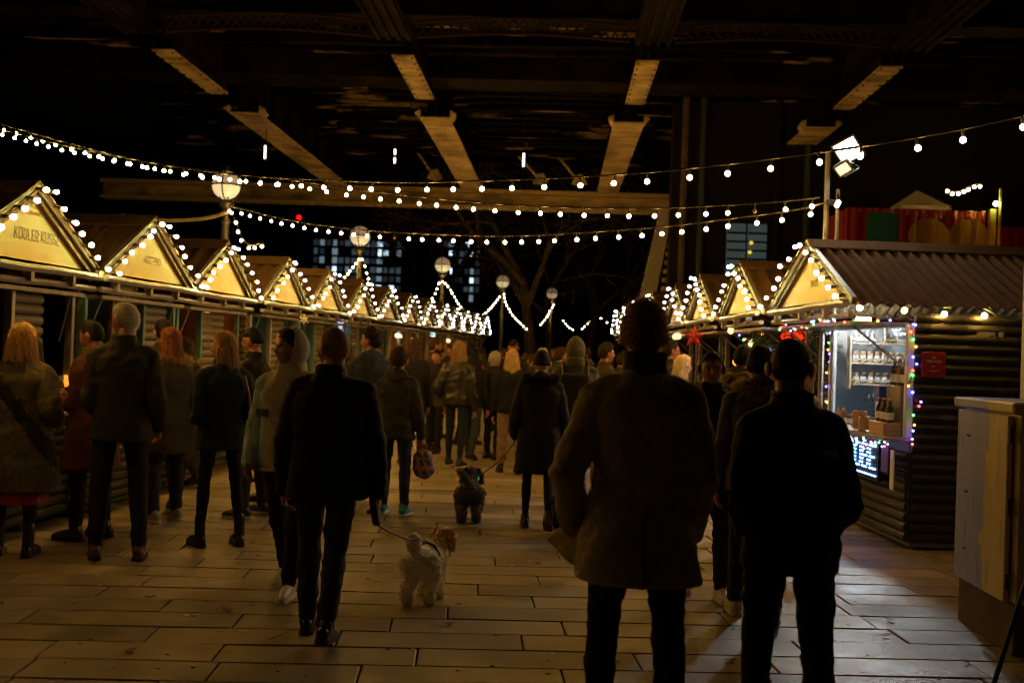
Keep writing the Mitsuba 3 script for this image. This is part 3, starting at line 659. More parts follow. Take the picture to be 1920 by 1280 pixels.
def hanging_plant(c, label, n, spread, drop, leaf, seed, stems=5):
    k = thing('hanging_plant', label, 'plant')
    r = np.random.default_rng(seed)
    part(k, 'foliage', sprig(n, c, spread, drop, leaf, seed), 'mat_leaf')
    part(k, 'stem', cat([tube([np.array(c) + (0, 0, .12), np.array(c) + np.r_[r.normal(size=2) * spread[0], -drop * .4], np.array(c) + np.r_[r.normal(size=2) * spread[0] * 1.3, -drop * 1.2]], .004, 4) for i in range(stems)]), 'mat_leaf')
hanging_plant((3.62, 11.86, 1.33), 'trailing green ivy hanging below the rack in the right stall', 160, np.array([.09, .05, .04]), .14, .03, 5)
hanging_plant((2.98, 12.16, 1.98), 'leafy green bunch hanging between the two nearest right stalls', 700, np.array([.07, .06, .07]), .20, .035, 6)
hanging_plant((2.52, 13.2, 1.96), 'bright green garland hanging under the eave of the second right stall', 700, np.array([.09, .22, .05]), .13, .035, 7)
# cold LED lamp in the stall
k = thing('led_lamp', 'glaring white lamp fixed under the roof inside the nearest right stall', 'lamp')
b = box((0, 0, 0), (.17, .06, .11), .006); b.apply_transform(rotz(.5, (3.30, 11.72, 2.10)))
part(k, 'body', box((3.30, 11.80, 2.135), (.18, .12, .03), .004), 'mat_white')
part(k, 'lens', b, 'mat_white', **glow(np.array([.85, .95, 1.0]) * 1500, 40))
k = thing('window_glass_lights', 'strip of tiny cold white lights under the near end of the right stall hatch', 'string lights')
part(k, 'bulbs', cat([trimesh.creation.icosphere(1, .010).apply_translation((3.18 + rng.random() * .25, 10.0 + rng.random() * .45, 2.0 - rng.random() * .06)) for _ in range(40)]), 'mat_bulb', kind='stuff', **glow((2.5, 3, 3.6), .5))
# coloured fairy lights
def fairy(label, pts, n, seed, r=.0125, jit=.025, L=9.0):
    k = thing('fairy_lights', label, 'fairy lights')
    q, _ = spline(pts, max(n, 8)) if len(pts) > 2 else (np.linspace(pts[0], pts[1], n), 0)
    r_ = np.random.default_rng(seed)
    q = q + r_.normal(size=q.shape) * jit
    part(k, 'wire', tube(q, .0035, 4), 'mat_black')
    C = [(.18, .22, 1.5), (1.3, .08, .05), (.07, 1.0, .2), (1.3, .55, .06), (.22, .25, 1.6)]
    for j in range(5):
        s = [trimesh.creation.icosphere(1, r).apply_translation(p + (0, 0, -.012)) for p in q[j::5]]
        if s: part(k, 'bulbs', cat(s), 'mat_bulb', kind='stuff', **glow(np.array(C[j]) * L, .6))
fairy('coloured fairy lights down the near corner post of the right stall', [(3.19, 9.71, 2.02), (3.20, 9.71, 1.5), (3.19, 9.71, .95)], 17, 1)
fairy('coloured fairy lights down the far post of the nearest right stall', [(2.98, 11.9, 2.0), (3.0, 11.92, 1.5), (2.97, 11.93, 1.0)], 17, 2)
fairy('coloured fairy lights along the rail above the nearest right stall opening', [(2.48, 12.1, 2.06), (2.50, 11.2, 2.02), (2.52, 10.4, 2.05), (2.56, 9.8, 2.04), (3.0, 9.74, 2.05), (3.9, 9.9, 2.07)], 26, 3)
fairy('coloured fairy lights along the counter edge of the nearest right stall', [(2.90, 11.9, .95), (2.92, 11.2, .93), (2.95, 10.5, .92), (2.98, 9.80, .93)], 60, 4, r=.011, jit=.022)
fairy('coloured fairy lights draped over the lanterns in the second right stall', [(2.44, 14.3, 2.0), (2.5, 13.8, 1.8), (2.5, 13.3, 1.9), (2.55, 12.9, 1.75), (2.75, 12.3, 1.9)], 34, 5, r=.015, jit=.07)
# the blue LED sign on the counter front
DOT = {'D': '11110100011000110001100011000111110', 'O': '01110100011000110001100011000101110', 'B': '11110100011000111110100011000111110', 'E': '11111100001000011110100001000011111'}
k = thing('led_sign', 'blue white dot matrix sign on the nearest right stall counter front', 'sign')
sp = lambda y, z: (3.02 - (y - 10.5) * .06, y, z)
part(k, 'panel', hull([sp(y, z) for y in (10.18, 11.05) for z in (.55, .90)] + [(x + .04, y_, z_) for x, y_, z_ in [sp(y, z) for y in (10.18, 11.05) for z in (.55, .90)]]), 'mat_black')
dots = []
for c, ch in enumerate('DOBE'):
    for i, b_ in enumerate(DOT[ch]):
        if b_ == '1':
            y, z = 11.0 - c * .205 - (i % 5) * .036, .875 - (i // 5) * .036
            dots.append(trimesh.creation.icosphere(1, .0115).apply_translation(np.array(sp(y, z)) - (.006, 0, 0)))
for i in range(26): dots.append(trimesh.creation.icosphere(1, .009).apply_translation(np.array(sp(11.0 - i * .031, .595)) - (.006, 0, 0)))
part(k, 'dots', cat(dots), 'mat_bulb', kind='stuff', **glow((1.6, 5.0, 13.0), 2))
single('purple_poster', 'dark purple leaflet hanging on the counter front right of the blue dot sign', 'poster', box((3.045, 9.99, .78), (.012, .20, .24)), 'mat_purple')
single('paper_sheet', 'tall pale sheet of paper at the near corner of the right stall counter front', 'paper', box((3.06, 9.82, .70), (.010, .10, .36)), 'mat_paper')
# plaque, label and cables on the side wall
WY = lambda x: 9.735 + (x - 3.1) * math.tan(math.radians(4.0))
k = thing('wall_plaque', 'square dark red plaque screwed to the side wall of the nearest right stall', 'sign')
part(k, 'plate', box((3.365, WY(3.365) - .035, 1.665), (.215, .012, .225), .004), 'mat_red')
for t, z, h in (('FIRE RULE', 1.685, .019), ('STALL', 1.645, .011), ('KEEP CLEAR', 1.605, .010)):
    m_ = meshkit.text_mesh(t, h, .002, True); m_.apply_translation([-m_.bounds[:, 0].mean(), 0, 0]); m_.apply_transform(mat4((1, 0, 0), (0, 0, 1), (0, -1, 0), (3.365, WY(3.365) - .0415, z)))
    part(k, 'lettering', m_, 'mat_pale')
part(k, 'emblem', lathe([(0, 0), (.016, 0), (.016, .003), (0, .003)], (0, 0, 0), 6).apply_transform(mat4((1, 0, 0), (0, 0, 1), (0, -1, 0), (3.365, WY(3.365) - .0415, 1.73))), 'mat_shelf')
for sx in (-1, 1):
    for sz in (-1, 1): part(k, 'screw', box((3.365 + sx * .092, WY(3.365) - .043, 1.665 + sz * .097), (.010, .004, .010)), 'mat_galv')
k = thing('torn_label', 'torn pale strip of paper stuck to the side wall, right of the red plaque', 'label')
scene[k] = mikit.ply(cat([prism(Polygon([(0, 0), (.05, .012), (.12, .004), (.17, .02), (.19, .0), (.19, .045), (.1, .05), (.04, .046)]), .003), prism(Polygon([(.215, .01), (.262, .006), (.266, .05), (.22, .052)]), .003)]).apply_transform(mat4((1, 0, 0), (0, 0, 1), (0, -1, 0), (3.72, WY(3.8) - .036, 1.925))), 'mat_pale')
fs = thing('eave_lights', 'row of four bulbs along the near eave of the right stall, over its side wall', 'string lights')
EV = [(2.68, 9.66, 2.15), (3.08, 9.68, 2.14), (3.44, 9.70, 2.12), (3.80, 9.72, 2.12)]
for i, p in enumerate(EV): bulb_part(fs, p, .028, WARM * LB * [.5, .4, 1.2, 1.3][i], 2)
part(fs, 'cable', tube(spline([(2.5, 9.66, 2.22), (2.68, 9.66, 2.20), (3.08, 9.67, 2.2), (3.44, 9.69, 2.18), (3.80, 9.71, 2.18), (3.95, 9.72, 2.10), (4.05, 9.73, 2.08), (4.2, 9.74, 2.2)], 40)[0], .009, 5), 'mat_rope')

# ---------------------------------------------------------------- second right stall: lanterns and stars
def lantern(c, r, label, col, m_, grp, L=1.0):
    k = thing('lantern', label, 'lantern', grp)
    part(k, 'shade', lathe([(0, -r), (r * .5, -r * .85), (r, 0), (r * .5, r * .85), (0, r)], c, 10), m_, smooth=20, **glow(np.array(col) * L, .6))
    part(k, 'cord', tube([np.array(c) + (0, 0, r), np.array(c) + (0, 0, .3)], .004, 4), 'mat_black')
for i in range(15):
    lantern((2.70 + .07 * (i % 6), 12.95 + .05 * (i % 2), 2.04 - .095 * (i // 6) - .03 * (i % 3)), .042, 'small glowing red lantern in the hanging cluster of the second right stall', (1.5, .07, .01), 'mat_red', 'red lanterns')
for i in range(9):
    lantern((3.06 + .055 * (i % 2), 12.75, 2.08 - .055 * i), .036, 'small glowing amber lantern in the hanging cluster of the second right stall', (1.6, .5, .04), 'mat_shelf', 'amber lanterns')
def star(c, r, label, m_, col=None, n=6, th=.04):
    k = thing('star_ornament', label, 'ornament')
    o = [((r if i % 2 == 0 else r * .42) * math.sin(i * PI / n), (r if i % 2 == 0 else r * .42) * math.cos(i * PI / n)) for i in range(2 * n)]
    v = [(x, 0, z) for x, z in o] + [(0, -th, 0), (0, th, 0)]
    f = [[i, (i + 1) % (2 * n), 2 * n] for i in range(2 * n)] + [[(i + 1) % (2 * n), i, 2 * n + 1] for i in range(2 * n)]
    me = trimesh.Trimesh(v, f, process=False); me.apply_translation(c)
    scene[k] = mikit.ply(me, m_, **(glow(col, .6) if col is not None else {}))
star((3.02, 12.5, 1.60), .17, 'large pale straw star hanging in the second right stall', 'mat_star', n=7)
star((1.80, 14.3, 1.93), .16, 'glowing red paper star under the third right stall eave', 'mat_red', (1.0, .05, .01), n=5)
star((-3.62, 15.0, 2.0), .09, 'tiny white light star hanging in the fourth left stall', 'mat_white', (2.0, 1.5, .8), n=6)
for i, (c, col, L, lb) in enumerate([((2.27, 14.2, 2.03), (1, .55, .12), 9, 'bright warm lamp under the second right stall eave'), ((2.45, 13.7, 1.86), (1, .6, .2), 7, 'slim upright warm bulb inside the second right stall'), ((2.15, 13.0, 1.62), (1, .22, .02), 6, 'small orange lamp behind the man with the fur hood at the right stalls'),
                                     ((-4.6, 13.75, 2.0), (1, .25, .02), 3.5, 'glowing orange heater inside the third left stall'), ((-4.42, 9.42, 1.24), (1, .25, .02), 2.6, 'small orange candle lantern on the nearest left stall counter')]):
    k = thing('small_lamp', lb, 'lamp')
    part(k, 'bulb', lathe([(0, -.05), (.03, -.03), (.042, 0), (.03, .035), (.012, .06), (0, .06)], c, 10), 'mat_bulb', smooth=True, **glow(np.array(col) * L, 1))
    part(k, 'holder', lathe([(0, .055), (.02, .055), (.018, .09), (0, .09)], c, 8), 'mat_black') if c[2] > 1.5 else part(k, 'holder', lathe([(0, -.24), (.06, -.24), (.05, -.05), (0, -.05)], c, 10), 'mat_black')
k = thing('heater_slats', 'row of orange glowing bars in the third left stall', 'heater')
for i in range(4): part(k, 'bar', box((-4.55, 13.55 + .07 * i, 1.86 - .02 * abs(i - 1)), (.03, .04, .26)), 'mat_brown', **glow((1.0, .2, .01), .4))
single('screen', 'small cold blue white screen in the sixth left stall', 'screen', box((-4.0, 19.4, 1.98), (.03, .42, .32)), 'mat_white', **glow((.55, .7, 1.3), .5))
for i, (x, y, z, c, lb) in enumerate([(-3.6, 23.9, 1.92, (1.2, 1.0, .6), 'pale lit interior lamp of the eighth left stall'), (-3.3, 27.9, 2.02, (.7, 1.1, 1.1), 'cold strip lamp of the tenth left stall'), (-3.55, 25.4, 1.85, (1.4, .75, .25), 'warm interior lamp of the ninth left stall'), (-3.2, 30.8, 1.9, (1.3, .9, .4), 'warm interior lamp of the eleventh left stall'), (1.98, 18.0, 2.0, (1.3, .8, .3), 'warm interior lamp of the fourth right stall')]):
    single('interior_lamp', lb, 'lamp', box((x, y, z), (.08, .6, .09), .02), 'mat_bulb', **glow(np.array(c) * 3, .8))
k = thing('icicle_lights', 'strip of blue white lights along the fifth right stall hatch', 'string lights')
part(k, 'bulbs', cat([trimesh.creation.icosphere(1, .02).apply_translation((1.82, 19.6 + i * .08, 1.93 + .02 * (i % 2))) for i in range(22)]), 'mat_bulb', kind='stuff', **glow((1.2, 2.2, 4.5), .5))
# paper blind of the second left stall, chalkboard, counter things of the nearest left stall
single('paper_blind', 'pale paper blind hanging in the teal second left stall', 'blind', box((-4.42, 11.22, 1.80), (.012, .60, .28)), 'mat_pale')
k = thing('chalkboard', 'brown framed chalkboard menu at the far end of the nearest left stall', 'chalkboard')
BX, BY = -4.30, 10.33
part(k, 'board', box((BX, BY, 1.75), (.03, .50, .90)), 'mat_black')
for dy in (-.27, .27): part(k, 'frame', box((BX + .004, BY + dy, 1.75), (.045, .045, .96), .005), 'mat_brown')
part(k, 'frame', box((BX + .004, BY, 2.21), (.045, .5, .045), .005), 'mat_brown')
for t, z, h in (('TODAY', 2.07, .075), ('ESPRESSO', 1.73, .085), ('MARTINI', 1.60, .095), ('6.50', 1.49, .05)):
    if t in ('TODAY', '6.50'): continue
    m_ = meshkit.text_mesh(t, h, .003, True); m_.apply_scale([.40 / np.ptp(m_.bounds[:, 0]), 1, 1]); m_.apply_translation([-m_.bounds[:, 0].mean(), 0, 0])
    m_.apply_transform(mat4((0, 1, 0), (0, 0, 1), (1, 0, 0), (BX + .017, BY, z))); part(k, 'lettering', m_, 'mat_canvas')
part(k, 'chalk_swirl', cat([tube([(BX + .018, BY + .2 * math.cos(a) * (1 - a / 14), z + .03 * math.sin(a * 2)) for a in np.linspace(0, 9, 30)], .005, 4) for z in (2.06, 1.98, 1.51)]), 'mat_shelf')
for i, (y, z, r, h) in enumerate([(8.75, 1.0, .06, .16), (8.9, 1.0, .05, .30), (8.6, 1.0, .045, .12)]):
    jar(-4.40, y + .35, z, r, h, ['squat glass jar on the nearest left stall counter', 'tall glass dispenser on the nearest left stall counter', 'small glass tumbler on the nearest left stall counter'][i], ['mat_glass_dark', 'mat_glass_amber', 'mat_glass_dark'][i], 'mat_galv', 'mat_paper', None)

# ---------------------------------------------------------------- painted containers, roof tents
ct = thing('shipping_container', 'red painted container with yellow heart and teal square, up behind the right stall roof', 'container')
part(ct, 'lower_container', box((7.3, 23.4, 1.3), (3.3, 2.4, 2.6), .02), 'mat_dark_room')
f_ = [(5.85 + .08 * i, 22.2 + (.03 if i % 4 in (0, 1) else 0)) for i in range(36)]
part(ct, 'front', cat([hull([(x, y, z) for (x, y) in (f_[i], f_[i + 1]) for z in (2.62, 4.86)] + [(f_[i][0], 22.4, 2.62), (f_[i + 1][0], 22.4, 4.86), (f_[i][0], 22.4, 4.86), (f_[i + 1][0], 22.4, 2.62)]) for i in range(35)]), 'mat_red')
part(ct, 'body', box((7.25, 23.3, 3.74), (2.82, 1.7, 2.2)), 'mat_red')
mat('mat_tealpaint', (.025, .16, .18), .5); mat('mat_yellowpaint', (.42, .22, .03), .5)
part(ct, 'teal_square', box((6.55, 22.185, 4.25), (.62, .02, 1.05)), 'mat_tealpaint')
hp = [(7.9 + .86 * .95 * (16 * math.sin(t) ** 3) / 16, 4.15 + .86 * .045 * 1.15 * (13 * math.cos(t) - 5 * math.cos(2 * t) - 2 * math.cos(3 * t) - math.cos(4 * t))) for t in np.linspace(0, 2 * PI, 60)[:-1]]
part(ct, 'painted_heart', prism(Polygon(hp), .02).apply_transform(mat4((1, 0, 0), (0, 0, 1), (0, -1, 0), (0, 22.185, 0))), 'mat_yellowpaint')
for x in (7.22, 7.62, 8.15, 8.45): part(ct, 'locking_bar', tube([(x, 22.13, 2.7), (x, 22.13, 4.8)], .022, 6), 'mat_yellowpaint')
part(ct, 'corner_post', box((8.74, 22.12, 3.74), (.12, .12, 2.3)), 'mat_yellowpaint')
c2 = thing('shipping_container', 'plain dark red container at the right edge, beyond the yellow heart', 'container')
part(c2, 'body', box((9.9, 22.9, 3.6), (1.9, 1.4, 1.9), .02), 'mat_red')
part(c2, 'base', box((9.9, 22.9, 1.3), (1.9, 1.4, 2.6)), 'mat_dark_room')
part(c2, 'panel_rib', cat([box((9.1 + .2 * i, 22.18, 3.6), (.07, .04, 1.7)) for i in range(8)]), 'mat_red')
def tent(c, w, zt, zb, label, m_):
    k = thing('gazebo_tent', label, 'tent')
    x, y = c
    co = [(x - w, y - w), (x + w, y - w), (x + w, y + w), (x - w, y + w)]
    v = [(a, b, zb) for a, b in co] + [(x, y, zt)] + [(a, b, zb - .12) for a, b in co]
    f = [[0, 1, 4], [1, 2, 4], [2, 3, 4], [3, 0, 4]]
    for i in range(4): j = (i + 1) % 4; f += [[i, 5 + i, 5 + j], [i, 5 + j, j]]
    part(k, 'canopy', trimesh.Trimesh(v, f, process=False), m_)
    for a, b in co: part(k, 'leg', tube([(a, b, 0), (a, b, zb)], .03, 6), 'mat_galv')
tent((8.03, 24.6), .55, 5.63, 5.22, 'white gazebo roof peak on top of the painted container', 'mat_canvas')
tent((10.2, 28.6), 1.0, 6.75, 5.6, 'greenish gazebo roof peak behind the white one', 'mat_canvas_green')
festoon('short bulb string on the roof terrace above the yellow heart', [[7.95, 22.5, 5.34], [8.2, 22.5, 5.30], [8.45, 22.4, 5.42], [8.55, 22.3, 5.43]], .09, .035, drop=.05, joined=True, col=WARM * 160)
k = thing('terrace_lamp', 'single bulb lamp on a yellow post at the container corner', 'lamp')
part(k, 'post', tube([(8.85, 22.0, 0), (8.85, 22.0, 5.3)], .035, 6), 'mat_yellowpaint'); bulb_part(k, (8.74, 21.95, 4.98), .05, WARM * 420, 4)

# ---------------------------------------------------------------- building behind the right stalls
bb = thing('dark_building', 'dark building behind the right stalls with pale blue windows and green downpipes', 'building')
mat('mat_wall_dark', (.018, .015, .012), .9, specular=.05); mat('mat_pipe', (.03, .05, .03), .6); mat('mat_pane', (.10, .16, .18), .3)
part(bb, 'wall', box((7.2, 27.6, 4.2), (8.9, .5, 8.4)), 'mat_wall_dark')
for x, m_ in ((3.05, 'mat_plinth'), (3.5, 'mat_pipe'), (6.15, 'mat_pipe'), (5.4, 'mat_wall_dark')): part(bb, 'downpipe', tube([(x, 27.25, 0), (x, 27.25, 8.3)], .09, 10), m_, smooth=40)
for x in (4.42, 4.95):
    w = part(bb, 'window', box((x, 27.32, 4.45), (.48, .04, 1.30)), 'mat_pane', **glow((.028, .052, .06), .3))
    for q in range(5): part(w, 'blind_slat', box((x, 27.27, 3.98 + .22 * q), (.46, .03, .05)), 'mat_wall_dark')
k = thing('string_bulbs_window', 'two yellow bulbs seen before the pale blue windows', 'string lights')
for p in ((4.77, 27.1, 4.6), (4.74, 27.1, 4.36)): bulb_part(k, p, .05, (1.2, .8, .05), .3)

# ---------------------------------------------------------------- far office block, mast, trees
def office(x0, x1, y, z0, z1, nx, nz, label, seed, p_lit):
    k = thing('office_block', label, 'building')
    part(k, 'wall', box(((x0 + x1) / 2, y + 4, z1 / 2), (x1 - x0 + 2, 8, z1 + 2)), 'mat_dark_room')
    r = np.random.default_rng(seed)
    for j in range(nz):
        part(k, 'floor_band', box(((x0 + x1) / 2, y - .05, z0 + (z1 - z0) * j / nz), (x1 - x0 + 1, .3, .25)), 'mat_wall_dark')
        for i in range(nx):
            w, h = (x1 - x0) / nx, (z1 - z0) / nz
            L = r.choice([.0, .03, .09, .3, 2.5], p=p_lit)
            if i in (nx // 4, int(nx * .72)) and r.random() < .75: L = r.choice([.35, 2.8])
            m_ = box((x0 + (i + .5) * w, y - .02, z0 + (j + .5) * h), (w * r.uniform(.55, .85), .06, h * r.uniform(.5, .75)))
            part(k, 'window', m_, 'mat_pane', **(glow(np.array([.62, .85, 1.0]) * L, .15) if L > 0 else {}))
office(-35.3, -22.5, 150, 8.2, 16.8, 14, 7, 'far office block with rows of cold blue white windows, beyond the left gables', 3, [.30, .28, .24, .14, .04])
office(-19.0, -12.9, 170, 9.2, 19.2, 7, 7, 'narrow far office block with a column of bright windows, right of the larger one', 8, [.36, .34, .22, .06, .02])
k = thing('mast', 'distant thin mast with a red warning light, left of the second globe lamp', 'mast')
part(k, 'pole', tube([(-34.9, 140, 0), (-34.9, 140, 18.2)], .12, 6), 'mat_iron'); bulb_part(k, (-34.9, 139.8, 18.4), .33, (3, .02, .02), .2)
def tree(x, y, h, r0, label, seed):
    k = thing('tree', label, 'tree')
    r = np.random.default_rng(seed); br_, lv = [], []
    def grow(p, d, L, rad, dep):
        n = 5; pts = [p]
        for _ in range(n):
            d = d + r.normal(size=3) * .10 + (0, 0, .02); d /= np.linalg.norm(d); p = p + d * L / n; pts.append(p)
        br_.append((dep, tube(pts, np.linspace(rad, rad * .62, n + 1), 7 if dep < 2 else 4)))
        if dep >= 3:
            for _ in range(22):
                c = pts[r.integers(1, 6)] + r.normal(size=3) * .28; e = r.normal(size=3); e /= np.linalg.norm(e); g = np.cross(e, r.normal(size=3)); g /= np.linalg.norm(g) + 1e-9
                lv.append(trimesh.Trimesh([c - e * .08, c + g * .045, c + e * .08, c - g * .045], [[0, 1, 2], [0, 2, 3]], process=False))
        if dep < 4:
            for q in range(3 if dep else 5):
                a = r.normal(size=3); a -= d * (a @ d); a /= np.linalg.norm(a)
                grow(pts[-1 - (q % 2)], d * .75 + a * .65, L * r.uniform(.62, .8), rad * .55, dep + 1)
    grow(np.array([x, y, 0.0]), np.array([0, 0, 1.0]), h * .42, r0, 0)
    part(k, 'trunk', cat([m for d, m in br_ if d == 0]), 'mat_bark', smooth=True)
    part(k, 'crown', cat([m for d, m in br_ if d > 0] + lv), 'mat_tree_leaf')
for i, (x, y, h, r0, lb) in enumerate([(-1.05, 46, 11, .30, 'bare dark tree with the thickest trunk, right of the fourth globe lamp'), (-.25, 54, 11, .26, 'dark tree next right of the thickest trunk'), (1.5, 58, 12, .26, 'dark tree at the far end between the two stall rows'), (-6.5, 62, 13, .3, 'dark tree behind the last left stalls'), (3.2, 66, 13, .3, 'dark tree behind the last right stalls')]):
    tree(x, y, h, r0, lb, 40 + i)

# ---------------------------------------------------------------- cabinet, post and easel at the right edge
cb = thing('electrical_cabinet', 'weathered cream and lavender street cabinet on a brown plinth at the right edge', 'cabinet')
bx0, bx1, y0, y1 = 2.655, 3.35, 6.28, 7.16
part(cb, 'plinth', box(((bx0 + bx1) / 2 + .01, (y0 + y1) / 2, .145), (bx1 - bx0 - .03, y1 - y0 - .03, .30), .008), 'mat_plinth')
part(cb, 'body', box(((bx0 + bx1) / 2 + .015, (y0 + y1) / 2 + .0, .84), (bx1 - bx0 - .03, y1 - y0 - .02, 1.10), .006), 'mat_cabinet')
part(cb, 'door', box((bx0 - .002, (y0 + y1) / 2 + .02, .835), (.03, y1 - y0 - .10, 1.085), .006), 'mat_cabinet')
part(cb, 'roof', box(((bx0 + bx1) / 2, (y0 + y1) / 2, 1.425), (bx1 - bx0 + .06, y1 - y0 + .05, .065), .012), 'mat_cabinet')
for z in (.42, .85, 1.27): part(cb, 'hinge', box((bx0 - .012, y0 + .035, z), (.03, .035, .10), .005), 'mat_plinth')
for z, y in ((1.22, 6.95), (.86, 6.97), (.50, 6.97)): part(cb, 'rivet', cat([lathe([(0, 0), (.008, 0), (.006, .006), (0, .008)], (0, 0, 0), 8).apply_transform(mat4((0, 0, 1), (0, 1, 0), (-1, 0, 0), (bx0 - .017, y - d, z))) for d in (0, .035)]), 'mat_plinth')
k = thing('steel_column', 'pale grey steel column at the right edge behind the street cabinet', 'column')
scene[k] = mikit.ply(box((3.42, 7.62, 1.55), (.26, .26, 3.1), .012).apply_transform(np.eye(4)), 'mat_pale')
ea = thing('easel_sign', 'thin black easel leg and orange board edge before the cabinet, cut by the frame', 'sign')
part(ea, 'leg', tube([(2.26, 5.55, 0), (2.58, 5.72, .86)], .013, 6), 'mat_black')
part(ea, 'leg', tube([(2.80, 5.30, 0), (2.66, 5.66, .92)], .013, 6), 'mat_black')
part(ea, 'board', hull([(2.43, 5.55, .42), (2.47, 5.53, .66), (3.0, 5.4, .66), (3.0, 5.43, .40), (2.43, 5.57, .42), (2.47, 5.56, .66), (3.0, 5.43, .66), (3.0, 5.46, .40)]), 'mat_brown')
part(ea, 'paper', hull([(2.50, 5.53, .47), (2.53, 5.515, .62), (2.95, 5.405, .62), (2.95, 5.425, .45), (2.50, 5.535, .47), (2.95, 5.43, .45)]), 'mat_shelf')
# ---------------------------------------------------------------- figures
def ball(p, r, n=14, sc=None):
    m = Manifold.sphere(1.0, n)
    s = np.full(3, r) if sc is None else np.asarray(sc, float)
    return m.scale(s.tolist()).translate([float(x) for x in p])
def cone(p0, r0, p1, r1, n=14):
    return Manifold.batch_hull([ball(p0, r0, n), ball(p1, r1, n)])
def chain(ps, rs, n=14):
    return [cone(ps[i], rs[i], ps[i + 1], rs[i + 1], n) for i in range(len(ps) - 1)]
def uni(ms):
    return Manifold.batch_boolean(ms, m3.OpType.Add)
def from_tm(t):
    return Manifold(m3.Mesh(np.asarray(t.vertices, np.float32), np.asarray(t.faces, np.uint32)))
def loft(rings, n=28, pw=2.4):
    """rings: (centre xyz, half width, half depth); closed solid."""
    a = np.arange(n) * 2 * PI / n
    ca, sa = np.cos(a), np.sin(a)
    ex, ey = np.sign(ca) * np.abs(ca) ** (2 / pw), np.sign(sa) * np.abs(sa) ** (2 / pw)
    v = np.concatenate([np.stack([c[0] + w * ex, c[1] + d * ey, np.full(n, c[2])], 1) for c, w, d in rings])
    f = []
    for i in range(len(rings) - 1):
        for j in range(n):
            q = (i * n + j, i * n + (j + 1) % n, (i + 1) * n + (j + 1) % n, (i + 1) * n + j)
            f += [[q[0], q[1], q[2]], [q[0], q[2], q[3]]]
    v = np.vstack([v, [rings[0][0]], [rings[-1][0]]])
    b, t = len(v) - 2, len(v) - 1
    k = (len(rings) - 1) * n
    for j in range(n):
        f += [[b, (j + 1) % n, j], [t, k + j, k + (j + 1) % n]]
    return from_tm(trimesh.Trimesh(v, f, process=False))
def cloth(m, edge, it=8, fold=0.006, freq=(9, 9, 4), seed=0):
    t = tm(m.refine_to_length(edge))
    t.merge_vertices()
    trimesh.smoothing.filter_taubin(t, lamb=.5, nu=.53, iterations=it)
    if fold:
        v = np.array(t.vertices); nn = np.array(t.vertex_normals)
        d = meshkit.fbm(v * np.array(freq), 3, seed) - .5
        d = d + .5 * (np.abs(meshkit.noise(np.stack([v[:, 0] * 6 + v[:, 2] * 7, v[:, 1] * 8, v[:, 2] * 13 - v[:, 0] * 5], 1), seed + 7) - .5) * 2 - .5)
        d2 = meshkit.noise(v * np.array(freq) * 2.7 + 5, seed + 3) - .5
        t.vertices = v + nn * (fold * (2 * d + .5 * d2))[:, None]
    return t
def blades(roots, dirs, L, w, sag=0.0, seed=0, jit=.35):
    """Tapered hair ribbons."""
    r = np.random.default_rng(seed)
    n = len(roots)
    d = dirs + r.normal(size=(n, 3)) * jit; d /= np.linalg.norm(d, axis=1, keepdims=True)
    s = np.cross(d, r.normal(size=(n, 3))); s /= np.linalg.norm(s, axis=1, keepdims=True) + 1e-9
    Ls = (L * r.uniform(.55, 1.25, size=n))[:, None]
    mid = roots + d * Ls * .5 - np.array([0, 0, sag]) * Ls * .25
    tip = roots + d * Ls - np.array([0, 0, sag]) * Ls + r.normal(size=(n, 3)) * Ls * .12
    v = np.stack([roots - s * w, roots + s * w, mid - s * w * .7, mid + s * w * .7, tip], 1).reshape(-1, 3)
    b = np.arange(n)[:, None] * 5
    f = np.concatenate([b + [0, 1, 3], b + [0, 3, 2], b + [2, 3, 4]])
    return trimesh.Trimesh(v, f, process=False)
_HC = {}
def head_mesh(sub):
    if sub in _HC: return _HC[sub].copy()
    t = trimesh.creation.icosphere(sub)
    d = np.array(t.vertices); x, y, z = d.T
    px, py, pz = np.sign(x) * np.abs(x) ** .92 * .075, y * .096, z * .118
    lo = np.clip(-z, 0, 1)
    px = px * (1 - .30 * lo ** 1.6 * (y > -.3) - .12 * lo)
    back = (y < 0)
    py = np.where(back, py * (1 - .42 * lo ** 1.2), py * (1 - .10 * np.abs(z) ** 2))
    py = py + .016 * np.exp(-((z + .86) / .16) ** 2) * (y > -.1) * np.exp(-(px / .03) ** 2)
    f = (y > 0)
    g = lambda a, s: np.exp(-(a / s) ** 2)
    py = py - f * .006 * g(px, .05) * g(pz - .0, .05)
    py = py + f * (.020 * g(px, .011) * g(pz + .022, .015) + .011 * g(px, .009) * g(pz - .000, .018))
    py = py + f * .007 * g(pz - .024, .010) * g(px, .05)
    py = py - f * .011 * g(np.abs(px) - .031, .015) * g(pz - .006, .011)
    py = py + f * (.006 * g(px, .022) * g(pz + .052, .006) + .006 * g(px, .019) * g(pz + .064, .007) - .003 * g(px, .02) * g(pz + .058, .003))
    py = py + f * .004 * g(np.abs(px) - .042, .018) * g(pz + .022, .02)
    t.vertices = np.stack([px, py, pz], 1)
    _HC[sub] = t
    return t.copy()
def hairline(d, kind):
    x, y, z = d.T
    c = y / (np.hypot(x, y) + 1e-6)
    zl = np.interp(c, [-1, -.5, 0.05, .35, .7, 1], [-.62, -.50, -.02, .22, .50, .50] if kind != 'bald' else [-.55, -.35, .0, .5, .9, .95])
    return z - zl
